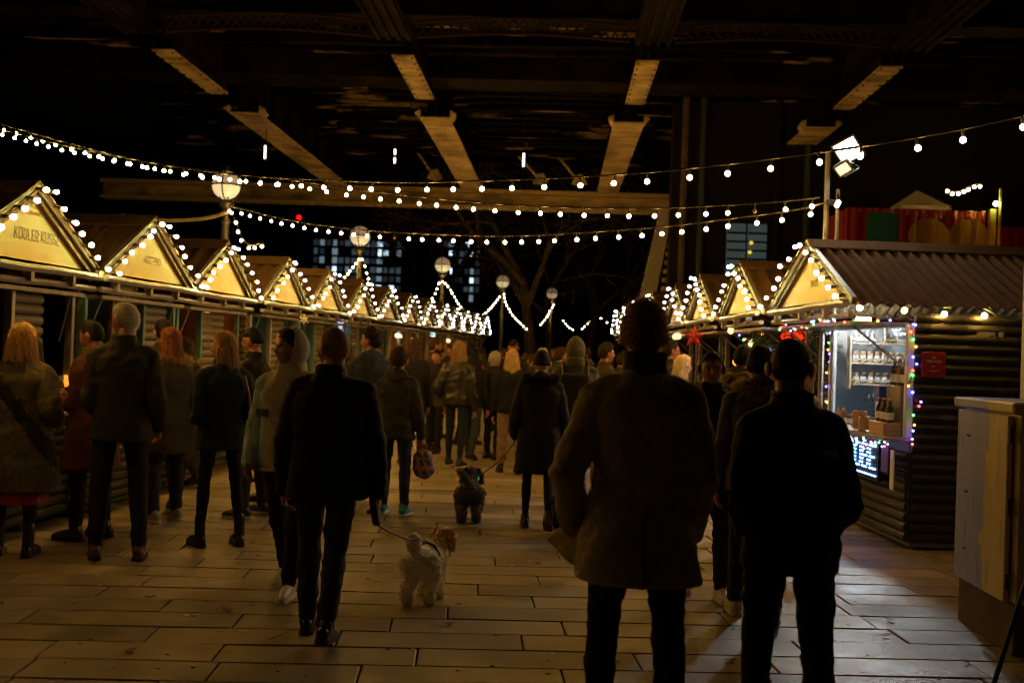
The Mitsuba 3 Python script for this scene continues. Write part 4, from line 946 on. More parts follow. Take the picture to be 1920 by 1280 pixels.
def hand_parts(w, d, pn, side, curl, s=1.0, n=7):
    """Palm and five fingers: w wrist, d direction of the hand, pn palm normal (towards the palm side)."""
    d = d / np.linalg.norm(d); pn = pn - d * (pn @ d); pn /= np.linalg.norm(pn)
    ac = np.cross(d, pn) * side                      # towards the thumb
    kn = [w + d * (.088 - .004 * abs(i - 1)) * s + ac * (.030 - .020 * i) * s for i in range(4)]
    ms = [Manifold.batch_hull([ball(w, .024 * s, 8, None), *[ball(q, .0125 * s, n) for q in kn], ball(w + d * .03 * s + ac * .024 * s, .015 * s, n)])]
    for i, q in enumerate(kn):
        L = [.040, .045, .042, .032][i] * s
        c1 = curl * (.75 + .1 * i); c2 = curl * (1.7 + .15 * i)
        a = q + (d * math.cos(c1) + pn * math.sin(c1)) * L
        b = a + (d * math.cos(c2) + pn * math.sin(c2)) * L * .85
        ms += [cone(q, .0100 * s, a, .0088 * s, n), cone(a, .0088 * s, b, .0072 * s, n)]
    t0 = w + d * .028 * s + ac * .026 * s
    t1 = t0 + (d * .6 + ac * .75 + pn * .35 * curl) * .040 * s
    t2 = t1 + (d * .85 + ac * .2 + pn * .7 * curl) * .034 * s
    ms += [cone(t0, .0125 * s, t1, .0105 * s, n), cone(t1, .0105 * s, t2, .008 * s, n)]
    return ms
def ik(S, W, l1, l2, pole):
    v = W - S; L = np.linalg.norm(v)
    if L > (l1 + l2) * .995: v *= (l1 + l2) * .995 / L; L = (l1 + l2) * .995; W = S + v
    a = (l1 * l1 - l2 * l2 + L * L) / (2 * L); h = math.sqrt(max(l1 * l1 - a * a, 0))
    u = v / L; p = pole - u * (pole @ u); p /= np.linalg.norm(p)
    return S + u * a + p * h, W
def rot(axis, a):
    return trimesh.transformations.rotation_matrix(a, axis)[:3, :3]

SK = {'pale': (.42, .24, .16), 'tan': (.30, .165, .10), 'dark': (.16, .085, .05), 'ruddy': (.42, .19, .12)}
HR = {'rim_brown': (.17, .095, .048), 'black': (.012, .010, .009), 'brown': (.055, .030, .016), 'darkbrown': (.028, .017, .011), 'blonde': (.42, .27, .11), 'fair': (.26, .16, .075), 'grey': (.36, .34, .33), 'red': (.18, .055, .02), 'whiteblonde': (.6, .48, .30)}  # first brown lightened so its colour carries rim light
DEF_LEGS = ((4, 4, 3), (-4, 4, 3))
def person(label, x, y, h, yaw, skin='pale', hair='short', hcol='brown', hyaw=0, hpitch=0, top=(.02, .02, .022), trou=(.015, .016, .02), hem=.82, flare=0.0, bulk=0.0, wid=.93, shw=.162, flat=1.0,
           lw=None, rw=None, lpole=(-.2, -1, -.1), rpole=(.2, -1, -.1), legs=DEF_LEGS, leg_r=1.0, lean=0.0, shoe=(.02, .018, .016), sole=(.03, .028, .026), shoe_h=0.0, group=None,
           lod=1, topfn=None, hood=None, hat=None, fur=None, collar=None, fold=.015, seed=None, mat_top='mat_cloth', top_name='coat', curl=.5, lift=(0, 0), extra=None, specs=False, roll=0.0, kk=None):
    seed = (len(label) * 7 + int(abs(x) * 100)) if seed is None else seed
    rg = np.random.default_rng(seed)
    s = h / 1.78
    k = thing('person', label, 'person', group)
    Rm = rotz(math.radians(yaw), (x, y, 0))
    def W(m):
        m = tm(m).copy(); m.apply_transform(Rm); return m
    n = [18, 14, 10][lod]
    edge = [.020, .028, .045][lod]
    if legs is DEF_LEGS:
        legs = [((3, 3, 3), (7, 14, 5)), ((6, 12, 5), (2, 2, 3)), ((2, 3, 4), (-2, 3, 6)), ((12, 6, 2), (-12, 16, 2)), ((-12, 16, 2), (12, 6, 2))][int(rg.integers(5 if y > 9.5 else 3))]
        if abs(legs[0][0]) == 12: lift = (0, 12) if legs[0][0] > 0 else (12, 0)
    # legs
    J = []
    for i, sx in enumerate((-1, 1)):
        a, b, ab = (math.radians(q) for q in legs[i])
        hp = np.array([sx * .092 * s, 0, 0])
        d1 = np.array([sx * math.sin(ab), math.sin(a), -math.cos(a)]); d1 /= np.linalg.norm(d1)
        kn = hp + d1 * .435 * s
        a2 = a - b
        d2 = np.array([sx * math.sin(ab) * .6, math.sin(a2), -math.cos(a2)]); d2 /= np.linalg.norm(d2)
        an = kn + d2 * .425 * s
        J.append([hp, kn, an])
    lz = min(J[i][2][2] - .16 * math.sin(math.radians(lift[i])) for i in range(2))
    H = np.array([0, 0, .085 * s - lz])
    J = [[q + H for q in j] for j in J]
    hz = H[2]; dz = hz - .945 * s            # how far the trunk sits below the standing height
    def U(px, py, pz):                          # a point of the trunk, in metres of a 1.78 m figure
        return np.array([px * s, (py + lean * (pz - .95)) * s, pz * s + dz])
    sh = [U(-shw, 0, 1.385), U(shw, 0, 1.385)]
    wr = []
    el = []
    for i, (wt, pole) in enumerate(((lw, lpole), (rw, rpole))):
        sx = -1 if i == 0 else 1
        wt = (sx * (shw + .062 + bulk * .8), .03 + .05 * rg.random(), .835 - .01 * rg.random()) if wt is None else wt
        e, w_ = ik(sh[i], U(*wt), .30 * s, .265 * s, np.array(pole, float))
        el.append(e); wr.append(w_)
    nb, hc = U(0, -.01, 1.48), U(0, .032, 1.638)
    Rh = rot([0, 0, 1], math.radians(hyaw)) @ rot([1, 0, 0], math.radians(-hpitch)) @ rot([0, 1, 0], math.radians(roll))
    hs = s ** .6
    # body: one continuous skin
    hm = head_mesh([5, 4, 3][lod])
    hm.vertices = (np.array(hm.vertices) * hs) @ Rh.T + hc
    ms = [from_tm(hm)]
    for sx in (-1, 1):
        e = ball((0, 0, 0), 1, 10, np.array([.012, .022, .036]) * hs).rotate([0, 0, sx * -34.0]).translate([sx * .085 * hs, -.008 * hs, -.004 * hs])
        mm = np.eye(4); mm[:3, :3] = Rh; mm[:3, 3] = hc
        ms.append(e.transform(mm[:3, :4]))
    nk = hc + Rh @ np.array([0, -.018, -.06]) * hs
    ms += [cone(nb, .066 * s, nk, .058 * s, n), loft([(U(0, 0, .90), .13 * s, .09 * s), (U(0, 0, 1.1), .12 * s, .085 * s), (U(0, 0, 1.38), .15 * s, .085 * s), (U(0, 0, 1.46), .09 * s, .06 * s), (U(0, -.01, 1.50), .05 * s, .05 * s)], 16)]
    for i, sx in enumerate((-1, 1)):
        ms += chain([sh[i], el[i], wr[i]], [.045 * s, .036 * s, .027 * s], 10) + chain(J[i], [.06 * s * leg_r, .040 * s * leg_r, .030 * s * min(leg_r, 1)], 10)
        d = wr[i] - el[i]
        ms += hand_parts(wr[i], d, np.array([-sx, .15, 0.0]), -1 if i == 0 else 1, curl, s, 7 if lod < 2 else 5)
    body = tm(uni(ms))
    loc = ((np.array(body.vertices) - hc) @ Rh) / hs
    col = np.tile(np.array(SK[skin]), (len(loc), 1))
    g = lambda a, q: np.exp(-(a / q) ** 2)
    ft = (loc[:, 1] > .03)
    lip = ft * np.clip(g(loc[:, 0], .02) * (g(loc[:, 2] + .053, .006) + g(loc[:, 2] + .064, .006)), 0, 1)
    brow = ft * np.clip(1.6 * g(np.abs(loc[:, 0]) - .032, .018) * g(loc[:, 2] - .0265 + .12 * np.abs(np.abs(loc[:, 0]) - .03), .0045), 0, 1)
    col = col * (1 - lip[:, None]) + np.array(SK[skin]) * np.array([.85, .5, .5]) * lip[:, None]
    hcv = np.array(HR[hcol])
    col = col * (1 - brow[:, None]) + np.minimum(hcv, np.array(SK[skin]) * .5) * brow[:, None]
    if hair and hat not in ('beanie',):
        dn = loc / np.array([.075, .096, .118]); dn /= np.linalg.norm(dn, axis=1, keepdims=True) + 1e-9
        hm_ = np.clip((hairline(dn, hair) + .10) / .2, 0, 1) * (np.abs(loc[:, 0]) < .082) * (loc[:, 2] > -.10) * (np.linalg.norm(loc, axis=1) < .17) * (.75 if hair == 'crew' else .95)
        col = col * (1 - hm_[:, None]) + hcv[None] * hm_[:, None]
    part(k, 'body', W(body), 'mat_skin', smooth=True, color=col)
    if lod == 0:
        for sx in (-1, 1):
            c = hc + Rh @ np.array([sx * .031, .0725, .0065]) * hs
            e = trimesh.creation.icosphere(3, .0115 * hs); v = np.array(e.vertices)
            lk = Rh @ np.array([0, 1.0, 0]); dt = (v / np.linalg.norm(v, axis=1, keepdims=True)) @ lk
            ec = np.where((dt > .87)[:, None], (.012, .008, .006), (.42, .38, .34)); e.apply_translation(c)
            part(k, 'eye', W(e), 'mat_leather', smooth=True, color=ec)
    # trousers
    lr = leg_r
    tz = [loft([(U(0, 0, .84), .155 * s, .105 * s), (U(0, 0, .93), .168 * s, .118 * s), (U(0, 0, 1.04), .158 * s, .11 * s)], 20)]
    for i, j in enumerate(J):
        a_ = j[2] + (j[1] - j[2]) * .06
        q = j[1] + (j[2] - j[1]) * .35 + np.array([0, -.012, 0])
        tz += chain([j[0], j[1], q, a_], [.094 * s * lr, .066 * s * lr, .064 * s * lr, (.052 if lr > .9 else .042) * s * lr], n)
    tr = cloth(uni(tz), edge, 6, .012 if lr > .9 else .006, (9, 9, 13), seed + 1)
    tc = np.tile(np.array(trou), (len(tr.vertices), 1)) * (.75 + .5 * meshkit.fbm(np.array(tr.vertices) * 14, 3, seed))[:, None]
    part(k, 'trousers', W(tr), 'mat_cloth', smooth=True, color=tc)
    # shoes
    for i, j in enumerate(J):
        sx = -1 if i == 0 else 1
        lf = math.radians(lift[i])
        an = j[2]
        A = rot([0, 0, 1], math.radians(-sx * 7)) @ rot([1, 0, 0], -lf)
        P = lambda px, py, pz: (an + A @ (np.array([px, py, pz - .085]) * s)).tolist()
        up_ = uni([Manifold.batch_hull([ball(P(0, -.045, .055), .038 * s, 10), ball(P(0, -.05, .03), .034 * s, 10), ball(P(0, .05, .055), .040 * s, 10), ball(P(.004 * -sx, .13, .034), .040 * s, 10), ball(P(0, .17, .028), .028 * s, 10), ball(P(0, 0, .03), .036 * s, 10)]),
                   cone(P(0, -.02, .06), .044 * s, P(0, -.008, .105 + shoe_h), .043 * s, 12)])
        us = cloth(up_, edge * .6, 4, 0)
        sh_ = part(k, 'shoe', W(us), 'mat_leather', smooth=True, color=np.array(shoe))
        def flatb(px, py, r):
            t = trimesh.creation.cylinder(r * s, .024 * s, sections=14); v = np.array(t.vertices)
            return from_tm(trimesh.Trimesh((v + np.array([px, py, .012 - .085]) * s) @ A.T + an, t.faces, process=False))
        part(sh_, 'sole', W(Manifold.batch_hull([flatb(0, -.045, .041), flatb(0, .06, .040), flatb(-.004 * sx, .13, .044), flatb(0, .168, .028)])), 'mat_cloth', smooth=False, color=np.array(sole))
    # coat or jacket
    b = bulk
    prof = [(1.04, .183, .128), (1.16, .180, .128), (1.26, .192, .132), (1.34, .200, .130), (1.395, .178, .118), (1.435, .145, .105), (1.475, .108, .092), (1.515, .084, .082), (1.552, .077, .078)]
    lo = []
    zz = np.linspace(hem, .98, max(2, int((.98 - hem) / .10) + 1))
    for z in zz:
        t = (.98 - z) / .5
        lo.append((z, .196 + flare * t, .140 + flare * .75 * t))
    rings = [(U(0, 0, z), (w_ * (wid if z < 1.42 else 1) + (b if z < 1.42 else b * .3)) * s, (d_ * flat + (b if z < 1.42 else b * .3)) * s) for z, w_, d_ in lo + prof]
    tp = [loft(rings, 32 if lod < 2 else 20, 2.5)]
    for i in range(2):
        sx = -1 if i == 0 else 1
        inn = U(sx * .09, 0, 1.405)
        m_ = el[i] + (wr[i] - el[i]) * .55
        tp += chain([inn, sh[i], (sh[i] * .45 + el[i] * .55), el[i], m_, wr[i] + (el[i] - wr[i]) * .02], [(.085 + b * .5) * s, (.074 + b * .6) * s, (.066 + b * .8) * s, (.060 + b * .8) * s, (.055 + b * .6) * s, (.046 + b * .4) * s], n)
    if hood == 'down':
        tp.append(Manifold.batch_hull([ball(U(-.09, -.06, 1.485), .05 * s, 12), ball(U(.09, -.06, 1.485), .05 * s, 12), ball(U(0, -.105, 1.44), .06 * s, 12), ball(U(0, -.07, 1.53), .045 * s, 12)]))
    if extra: tp += extra(U, s, J, el, wr)
    tt = cloth(uni(tp), edge, 9 if lod else 10, fold, (8, 8, 4.5), seed + 2)
    v = np.array(tt.vertices)
    loc = np.stack([v[:, 0] / s, v[:, 1] / s, (v[:, 2] - dz) / s], 1)
    if topfn is not None: tc = topfn(loc)
    else: tc = np.tile(np.array(top), (len(v), 1))
    tc = tc * (.8 + .4 * meshkit.fbm(v * 30, 2, seed))[:, None]
    cf = part(k, top_name, W(tt), mat_top, smooth=True, color=tc)
    if collar:
        hgt, ccol = collar
        rr = [(U(0, -.005, 1.485), .094 * s, .088 * s), (U(0, -.012, 1.485 + hgt * .55), .083 * s, .084 * s), (U(0, -.02, 1.485 + hgt), .088 * s, .090 * s)]
        ri = [(c + np.array([0, 0, .03 if i == 0 else .012 * i]), a - .016 * s, d - .016 * s) for i, (c, a, d) in enumerate(rr)]
        cm = loft(rr, 28, 2.2) - loft(ri, 28, 2.2) - Manifold.batch_hull([ball(U(0, .06, 1.5), .012, 8), ball(U(-.05, .2, 1.72), .012, 8), ball(U(.05, .2, 1.72), .012, 8), ball(U(0, .2, 1.45), .012, 8)])
        cm = cloth(cm, edge * .7, 4, .002, (20, 20, 20), seed)
        part(cf, 'collar', W(cm), 'mat_cloth', smooth=True, color=np.array(ccol))
    if fur:
        fn, fc, L = fur                 # number of tufts, colour, length
        a = rg.uniform(-PI * .95, PI * .95, fn); q = rg.normal(size=(fn, 2)) * .016
        if hood == 'up':
            r0 = np.stack([np.sin(a) * .105, np.full(fn, .055) + q[:, 0], np.cos(a) * .128 + q[:, 1]], 1)
            ro = (r0 * hs * 1.05) @ Rh.T + hc
            dd = (np.stack([np.sin(a), np.full(fn, .6), np.cos(a)], 1)) @ Rh.T
        else:
            ro = np.stack([np.sin(a) * (.135 + q[:, 0]), -.045 - np.cos(a) * (.095 + q[:, 0]), 1.50 + q[:, 1] - .02 * np.cos(a)], 1)
            ro = np.array([U(*p) for p in ro]); dd = np.stack([np.sin(a), -np.cos(a), np.full(fn, .3)], 1)
        fm = blades(ro, dd, L, .0035, .5, seed, .45)
        fcl = np.repeat(np.array(fc) * rg.uniform(.6, 1.3, size=(fn, 1)), 5, 0)
        part(cf, 'fur_trim', W(fm), 'mat_strand', color=fcl, smooth=False)
    # hood up
    if hood == 'up':
        o = ball((0, -.012, .004), 1, 26, (.103, .128, .145)); i_ = ball((0, -.006, .0), 1, 26, (.092, .117, .133))
        cut = Manifold.cube([.4, .3, .6], True).translate([0, .15 + .022, -.02]).rotate([10, 0, 0])
        hd = o - i_ - cut
        mm = np.eye(4); mm[:3, :3] = Rh * hs; mm[:3, 3] = hc
        hd = hd.transform(mm[:3, :4])
        nkr = loft([(U(0, 0, 1.44), .12 * s, .095 * s), (U(0, -.015, 1.50), .105 * s, .10 * s), (U(0, -.02, 1.56), .092 * s, .10 * s)], 24) - loft([(U(0, .03, 1.40), .07 * s, .07 * s), (U(0, .04, 1.52), .075 * s, .085 * s), (U(0, .05, 1.60), .078 * s, .10 * s)], 24)
        hd = cloth(uni([hd, nkr]), edge * .7, 5, .004, (14, 14, 10), seed + 5)
        hcol_ = np.array(hat) if hat is not None and not isinstance(hat, str) else np.array(top)
        part(cf, 'hood', W(hd), 'mat_cloth', smooth=True, color=hcol_)
    # hair and hats
    hv = head_mesh(4 if lod < 2 else 3)
    d = np.array(trimesh.creation.icosphere(4 if lod < 2 else 3).vertices)
    if hat in ('beanie', 'cap'):
        m_ = np.clip((d[:, 2] - np.where(d[:, 1] > 0, .28, -.12 - .1 * (d[:, 1] < 0))) / .12, 0, 1)
        th = .013 * m_ - .008 * (1 - m_)
        hv.vertices = np.array(hv.vertices) + d * th[:, None] + np.array([0, -.004, .012]) * m_[:, None]
        if hat == 'cap':
            hv = trimesh.util.concatenate([hv, tm(Manifold.batch_hull([ball((-.05, .085, .04), .006, 8), ball((.05, .085, .04), .006, 8), ball((-.03, .15, .028), .006, 8), ball((.03, .15, .028), .006, 8)]))])
        hv.vertices = np.array(hv.vertices) * hs @ Rh.T + hc
        part(k, hat, W(hv), 'mat_cloth', smooth=True, color=np.array((.018, .018, .02)))
    if hair and hat != 'beanie':
        hv = head_mesh(4 if lod < 2 else 3)
        m_ = np.clip((hairline(d, hair) - .02) / .22, 0, 1)
        T0 = {'crew': .006, 'short': .013, 'quiff': .014, 'curly': .026, 'long': .016, 'bob': .020, 'bald': .004}[hair]
        tpz = np.clip(d[:, 2], 0, 1)
        th = m_ * (T0 * (.55 + .8 * tpz)) - .007 * (1 - m_)
        nz = meshkit.fbm(d * 9 + seed, 3, seed) - .5
        th = th + m_ * nz * T0 * (1.1 if hair == 'curly' else .5)
        if hair == 'quiff': th += m_ * .016 * np.clip(d[:, 2], 0, 1) * np.clip(d[:, 1] + .6, 0, 1.2)
        hv.vertices = np.array(hv.vertices) + d * th[:, None]
        pieces, cols = [hv], [hcv[None] * (.75 + .5 * meshkit.noise(d * np.array([30, 30, 6]), seed)[:, None])]
        ok = np.where((m_ > .6))[0]
        nbld = {0: 2600, 1: 800, 2: 150}[lod]
        ii = rg.choice(ok, nbld); L = {'crew': .010, 'short': .018, 'quiff': .034, 'curly': .030, 'long': .03, 'bob': .03, 'bald': .006}[hair]
        rt = np.array(hv.vertices)[ii] - d[ii] * .003 + rg.normal(size=(nbld, 3)) * .002
        flow = d[ii] * .8 + np.array([0, .25 if hair == 'quiff' else .1, .5 if hair == 'quiff' else -.35])
        bl = blades(rt, flow, L, .0012 if lod == 0 else .0018, .25, seed, .45)
        strands = [bl]; scol = [np.repeat(hcv[None] * rg.uniform(1.2, 3.6, size=(nbld, 1)), 5, 0)]  # strands painted lighter than the hair to stand in for rim light
        if hair in ('long', 'bob'):
            ln = .36 if hair == 'long' else .14
            cs = []
            for a in np.radians(np.arange(-96, 97, 16)):
                c0, s0 = math.cos(a), math.sin(a)
                fr = max(0, (abs(math.degrees(a)) - 80) / 40)
                l_ = ln * (1 - .25 * fr) * rg.uniform(.85, 1.1)
                p = [np.array([s0 * .066, -c0 * .080, .05]), np.array([s0 * .083, -c0 * .098 - .004, -.04]), np.array([s0 * .092, -c0 * .098 - .012, -.11]), np.array([s0 * (.105 if hair == 'long' else .088), -c0 * .105 - .015, -.11 - l_ * .5]), np.array([s0 * (.11 if hair == 'long' else .075), -c0 * .10 - .02, -.11 - l_])]
                if hair == 'bob': p = p[:3] + [np.array([s0 * .088, -c0 * .094 - .008, -.11 - l_ * .45])]
                cs += chain(p, [.022, .026, .026, .024, .012][:len(p)], 8)
            lg = cloth(uni(cs), .014 if lod == 0 else .02, 4, .006, (30, 30, 5), seed)
            lv = np.array(lg.vertices)
            pieces.append(lg); cols.append(hcv[None] * (.55 + .9 * meshkit.noise(lv * np.array([60, 60, 4]), seed)[:, None]))
            nn = [900, 400, 120][lod]
            jj = rg.choice(len(lv), nn)
            vn = np.array(lg.vertex_normals)[jj]
            b2 = blades(lv[jj], vn * .25 + np.array([0, 0, -1.0]), .09, .0016, .2, seed + 9, .18)
            strands.append(b2); scol.append(np.repeat(hcv[None] * rg.uniform(1.0, 2.4, size=(nn, 1)), 5, 0))
        hmesh = trimesh.util.concatenate(pieces)
        hmesh.vertices = np.array(hmesh.vertices) * hs @ Rh.T + hc
        hk = part(k, 'hair', W(hmesh), 'mat_hair', smooth=True, color=np.vstack(cols))
        sm = trimesh.util.concatenate(strands); sm.vertices = np.array(sm.vertices) * hs @ Rh.T + hc
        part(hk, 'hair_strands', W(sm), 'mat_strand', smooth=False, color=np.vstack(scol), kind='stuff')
    if specs:
        fr = []
        for sx in (-1, 1):
            a = np.linspace(0, 2 * PI, 17)
            fr.append(tube([(sx * .031 + .023 * math.cos(q), .094, .004 + .017 * math.sin(q)) for q in a], .0018, 5))
            fr.append(tube([(sx * .054, .093, .010), (sx * .074, .04, .012), (sx * .080, -.012, .004)], .0024, 5))
        fr.append(tube([(-.009, .096, .008), (.009, .096, .008)], .0018, 5))
        g_ = cat(fr); g_.vertices = np.array(g_.vertices) * hs @ Rh.T + hc
        part(k, 'glasses', W(g_), 'mat_black')
    info = dict(key=k, coat=cf, W=W, U=U, s=s, el=el, wr=wr, J=J, hc=hc, Rh=Rh, Rm=Rm, sh=sh, hs=hs)
    info['world'] = lambda p: (Rm @ np.r_[p, 1])[:3]
    return info
def decal(info, name, mesh, m, color=None, holder='coat', **kw):
    return part(info[holder], name, info['W'](mesh), m, color=color, **kw)
BLACK = (.014, .014, .016); NAVY = (.02, .024, .04); JEAN = (.03, .042, .07)
BEHIND = dict(lpole=(-1, -.8, 0), rpole=(1, -.8, 0))
# ---------------------------------------------------------------- the crowd
# 1 the tall man in the overcoat, closest to the camera
def coat_extra(U, s, J, el, wr):
    return [Manifold.batch_hull([ball(U(-.22, .10, .95), .03, 8), ball(U(-.26, .16, .86), .02, 8), ball(U(-.33, .22, .795), .010, 8), ball(U(-.24, .17, .72), .012, 8), ball(U(-.20, .05, .74), .02, 8)])]
def wool(c, amt=.5):
    def f(p):
        hb = np.sin(p[:, 2] * 420 + 2 * np.abs(((p[:, 0] * 45) % 2) - 1) * 6)
        return np.array(c)[None] * (1 + amt * .4 * hb + amt * (meshkit.noise(p * 160, 3) - .5))[:, None]
    return f
a = person('tall man in a long dark olive wool overcoat seen from behind, nearest the camera', .355, 4.4, 1.885, 3, hair='quiff', hcol='rim_brown', hyaw=-6, topfn=wool((.40, .33, .21)), trou=(.010, .010, .011), hem=.70, flare=.075, bulk=.012, wid=1.0, shw=.172,
           lw=(-.255, .09, .89), rw=(.225, .09, .87), lpole=(-.7, -1, -.1), rpole=(.3, -1, -.1), legs=((5, 4, 4), (-3, 5, 4)), lod=0, collar=(.095, (.05, .045, .033)), extra=coat_extra, fold=.014, seed=4, lift=(0, 0))
W0 = a['W']; U0_ = a['U']
decal(a, 'back_vent', hull([U0_(x, -.175 - .028 * (z < .8), z) for x in (-.004, .004) for z in (.705, .98)] + [U0_(x, -.165, z) for x in (-.004, .004) for z in (.705, .98)]), 'mat_black')
# 2 the man in the black fleece at the right
b = person('man in a black zip jacket with pale shoulder emblem, walking away at right', 0.95, 4.3, 1.765, 2, hair='crew', hcol='darkbrown', hyaw=-12, hpitch=8, top=(.011, .011, .012), trou=(.012, .012, .015), hem=.83, flare=-.02, bulk=.012, wid=.92, lean=.10,
           lw=(-.14, .16, .93), rw=(.16, .16, .95), lpole=(-.35, -1, -.1), rpole=(.3, -1, -.1), legs=((8, 6, 2), (-6, 8, 2)), lod=0, fold=.014, seed=9, shw=.152, collar=(.06, (.011, .011, .012)))
def emblem():
    ms = []
    q = lambda pts: prism(Polygon(pts), .002)
    for i in range(3):       # half dome of three bands with two gaps
        r0, r1 = .006 + i * .008, .0115 + i * .008
        an = np.linspace(PI / 2, 0, 10)
        ms.append(q([(-.001 + r1 * math.cos(t), r1 * math.sin(t)) for t in an] + [(-.001 + r0 * math.cos(t), r0 * math.sin(t)) for t in an[::-1]]))
    for i in range(3): ms.append(prism(Polygon([(-.040, .002 + .008 * i), (-.004, .002 + .008 * i), (-.004, .0065 + .008 * i), (-.034, .0065 + .008 * i)]), .002))
    return cat(ms)
def stick(info, mesh, px, pz, sc, yaw_=0.0):
    """Lays a flat mark on the coat's back at (px, pz): each vertex settles on the cloth."""
    m_ = mesh.copy(); v = np.array(m_.vertices) * sc
    wt = scene[info['coat']]['filename']; cv = meshkit.WRITTEN[wt][0].astype(float)
    inv = np.linalg.inv(info['Rm']); lv = (cv @ inv[:3, :3].T) + inv[:3, 3]
    lv = lv[lv[:, 1] < -.02]
    from scipy.spatial import cKDTree
    P = np.stack([px + v[:, 0], pz + v[:, 1]], 1)
    dd, ii = cKDTree(lv[:, [0, 2]]).query(P, k=4)
    yy = lv[ii, 1].min(1)
    m_.vertices = np.stack([P[:, 0], yy - .008 - v[:, 2], P[:, 1]], 1)
    return m_
decal(b, 'emblem', stick(b, emblem(), .125, U0_(0, 0, 0)[2] * 0 + 1.285, 1.0), 'mat_white')
# 3 dog walker
c = person('man with cropped hair in a black coat walking a cream poodle on a lead', -1.28, 6.0, 1.775, 2, hair='crew', hcol='fair', skin='ruddy', hyaw=58, top=(.010, .010, .011), trou=(.022, .028, .042), hem=.80, flare=.04, bulk=.024, wid=1.0, shw=.175,
           lw=(-.262, .07, .80), rw=(.285, .06, .79), lpole=(-1, -.5, 0), rpole=(1, -.5, 0), legs=((10, 8, 1), (-12, 14, -2)), lift=(0, 8), lod=0, fold=.014, hood=None, collar=(.05, (.010, .010, .011)), seed=21, curl=.75, leg_r=1.02)
# 4 denim jacket and grey hood
def denim(p):
    base = np.tile(np.array([.34, .46, .58]), (len(p), 1)) * (.7 + .6 * meshkit.fbm(p * 14, 3, 2))[:, None]
    fr = (p[:, 1] > .05)
    hoodie = fr & (np.abs(p[:, 0]) < .060 + .02 * np.clip((p[:, 2] - 1.1) * 2, -1, 1)) 
    sher = fr & ~hoodie & (np.abs(p[:, 0]) < .105 + .03 * np.clip((p[:, 2] - 1.25) * 3, 0, 1))
    seam = fr & ~hoodie & ~sher & (np.abs(p[:, 2] - 1.27) < .008)
    base[hoodie] = (.50, .46, .43); base[sher] = (.62, .50, .32)
    col_ = (p[:, 2] > 1.445) & ~hoodie
    base[col_] = (.62, .50, .32)
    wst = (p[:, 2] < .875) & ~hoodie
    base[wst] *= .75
    return base
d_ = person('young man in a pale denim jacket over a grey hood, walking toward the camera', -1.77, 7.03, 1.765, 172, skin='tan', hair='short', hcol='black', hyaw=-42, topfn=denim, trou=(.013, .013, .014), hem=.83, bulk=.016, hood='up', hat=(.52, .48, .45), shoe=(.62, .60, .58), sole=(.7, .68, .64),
            lw=(-.235, .10, .86), rw=(.215, .13, .88), lpole=(-.6, -1, 0), rpole=(.6, -1, -.1), legs=((10, 3, 0), (-12, 12, 0)), lift=(0, 12), lod=0, fold=.014, seed=5, top_name='jacket', leg_r=1.0)
for sx in (-1, 1):
    decal(d_, 'pocket_flap', box(d_['U'](sx * .125, .158, 1.215), (.085, .012, .05), .004), 'mat_cloth', color=np.array((.10, .14, .20)))
    decal(d_, 'button', lathe([(0, 0), (.007, 0), (0, .004)], (0, 0, 0), 8).apply_transform(mat4((1, 0, 0), (0, 0, 1), (0, -1, 0), d_['U'](sx * .125, .168, 1.2))), 'mat_galv')
# left group
def herring(p):
    z = np.sin(p[:, 2] * 260 + 9 * np.abs(((p[:, 0] * 30) % 2) - 1) * 2)
    c_ = np.array((.085, .072, .052))[None] * (1 + .35 * z)[:, None]
    sash = np.abs((p[:, 0] + .17) * .75 + (p[:, 2] - 1.40) * .55) < .045
    c_[(p[:, 1] < .03) & sash] = (.016, .014, .012)
    yoke = (p[:, 2] > 1.36) & (p[:, 0] > .07) & (p[:, 0] < .20)
    c_[yoke] = (.22, .17, .10)
    c_[(p[:, 2] > 1.40) & (p[:, 0] < .07)] = (.02, .018, .016)
    return c_
person('blonde woman with a bob in a herringbone coat and dark sash, at left edge', -4.02, 7.83, 1.735, 12, hair='bob', hcol='blonde', topfn=herring, trou=(.02, .016, .014), hem=.50, flare=.10, bulk=.028, wid=1.08, shoe=(.03, .022, .016), shoe_h=.12, legs=((2, 2, 2), (-2, 4, 3)), shw=.175, lod=0, fold=.014, seed=31,
       lw=(-.24, .16, 1.05), rw=(.26, .12, 1.02), leg_r=.8)
sk = thing('red_skirt_hem', 'dark red skirt hem showing below the herringbone coat', 'skirt')
scene[sk] = mikit.ply(tm(loft([((-4.02, 7.83, .40), .235, .19), ((-4.02, 7.83, .62), .21, .165)], 28)), 'mat_red')
person('tall grey haired man in glasses and dark jacket, seen from behind at left stalls', -3.25, 7.86, 1.93, 20, hair='short', hcol='grey', skin='ruddy', hyaw=52, hpitch=8, top=(.032, .027, .021), trou=(.014, .014, .018), hem=.82, flare=.02, bulk=.012, specs=True, shoe=(.09, .035, .018), sole=(.03, .02, .015),
       lw=(-.16, .22, 1.02), rw=(.25, .10, .90), legs=((3, 3, 4), (-2, 3, 5)), lod=0, seed=33, collar=(.05, (.04, .036, .03)), fold=.016)
person('dark haired man in a rust brown coat facing the nearest left stall counter', -3.80, 8.6, 1.80, 78, hair='short', hcol='black', skin='ruddy', hyaw=10, hpitch=14, top=(.13, .045, .016), trou=(.015, .013, .012), hem=.56, flare=.07, bulk=.018, shoe=(.07, .025, .012), lw=(-.10, .30, 1.08), rw=(.12, .30, 1.12), legs=((3, 3, 3), (-3, 3, 3)), lod=1, seed=35, curl=.9)
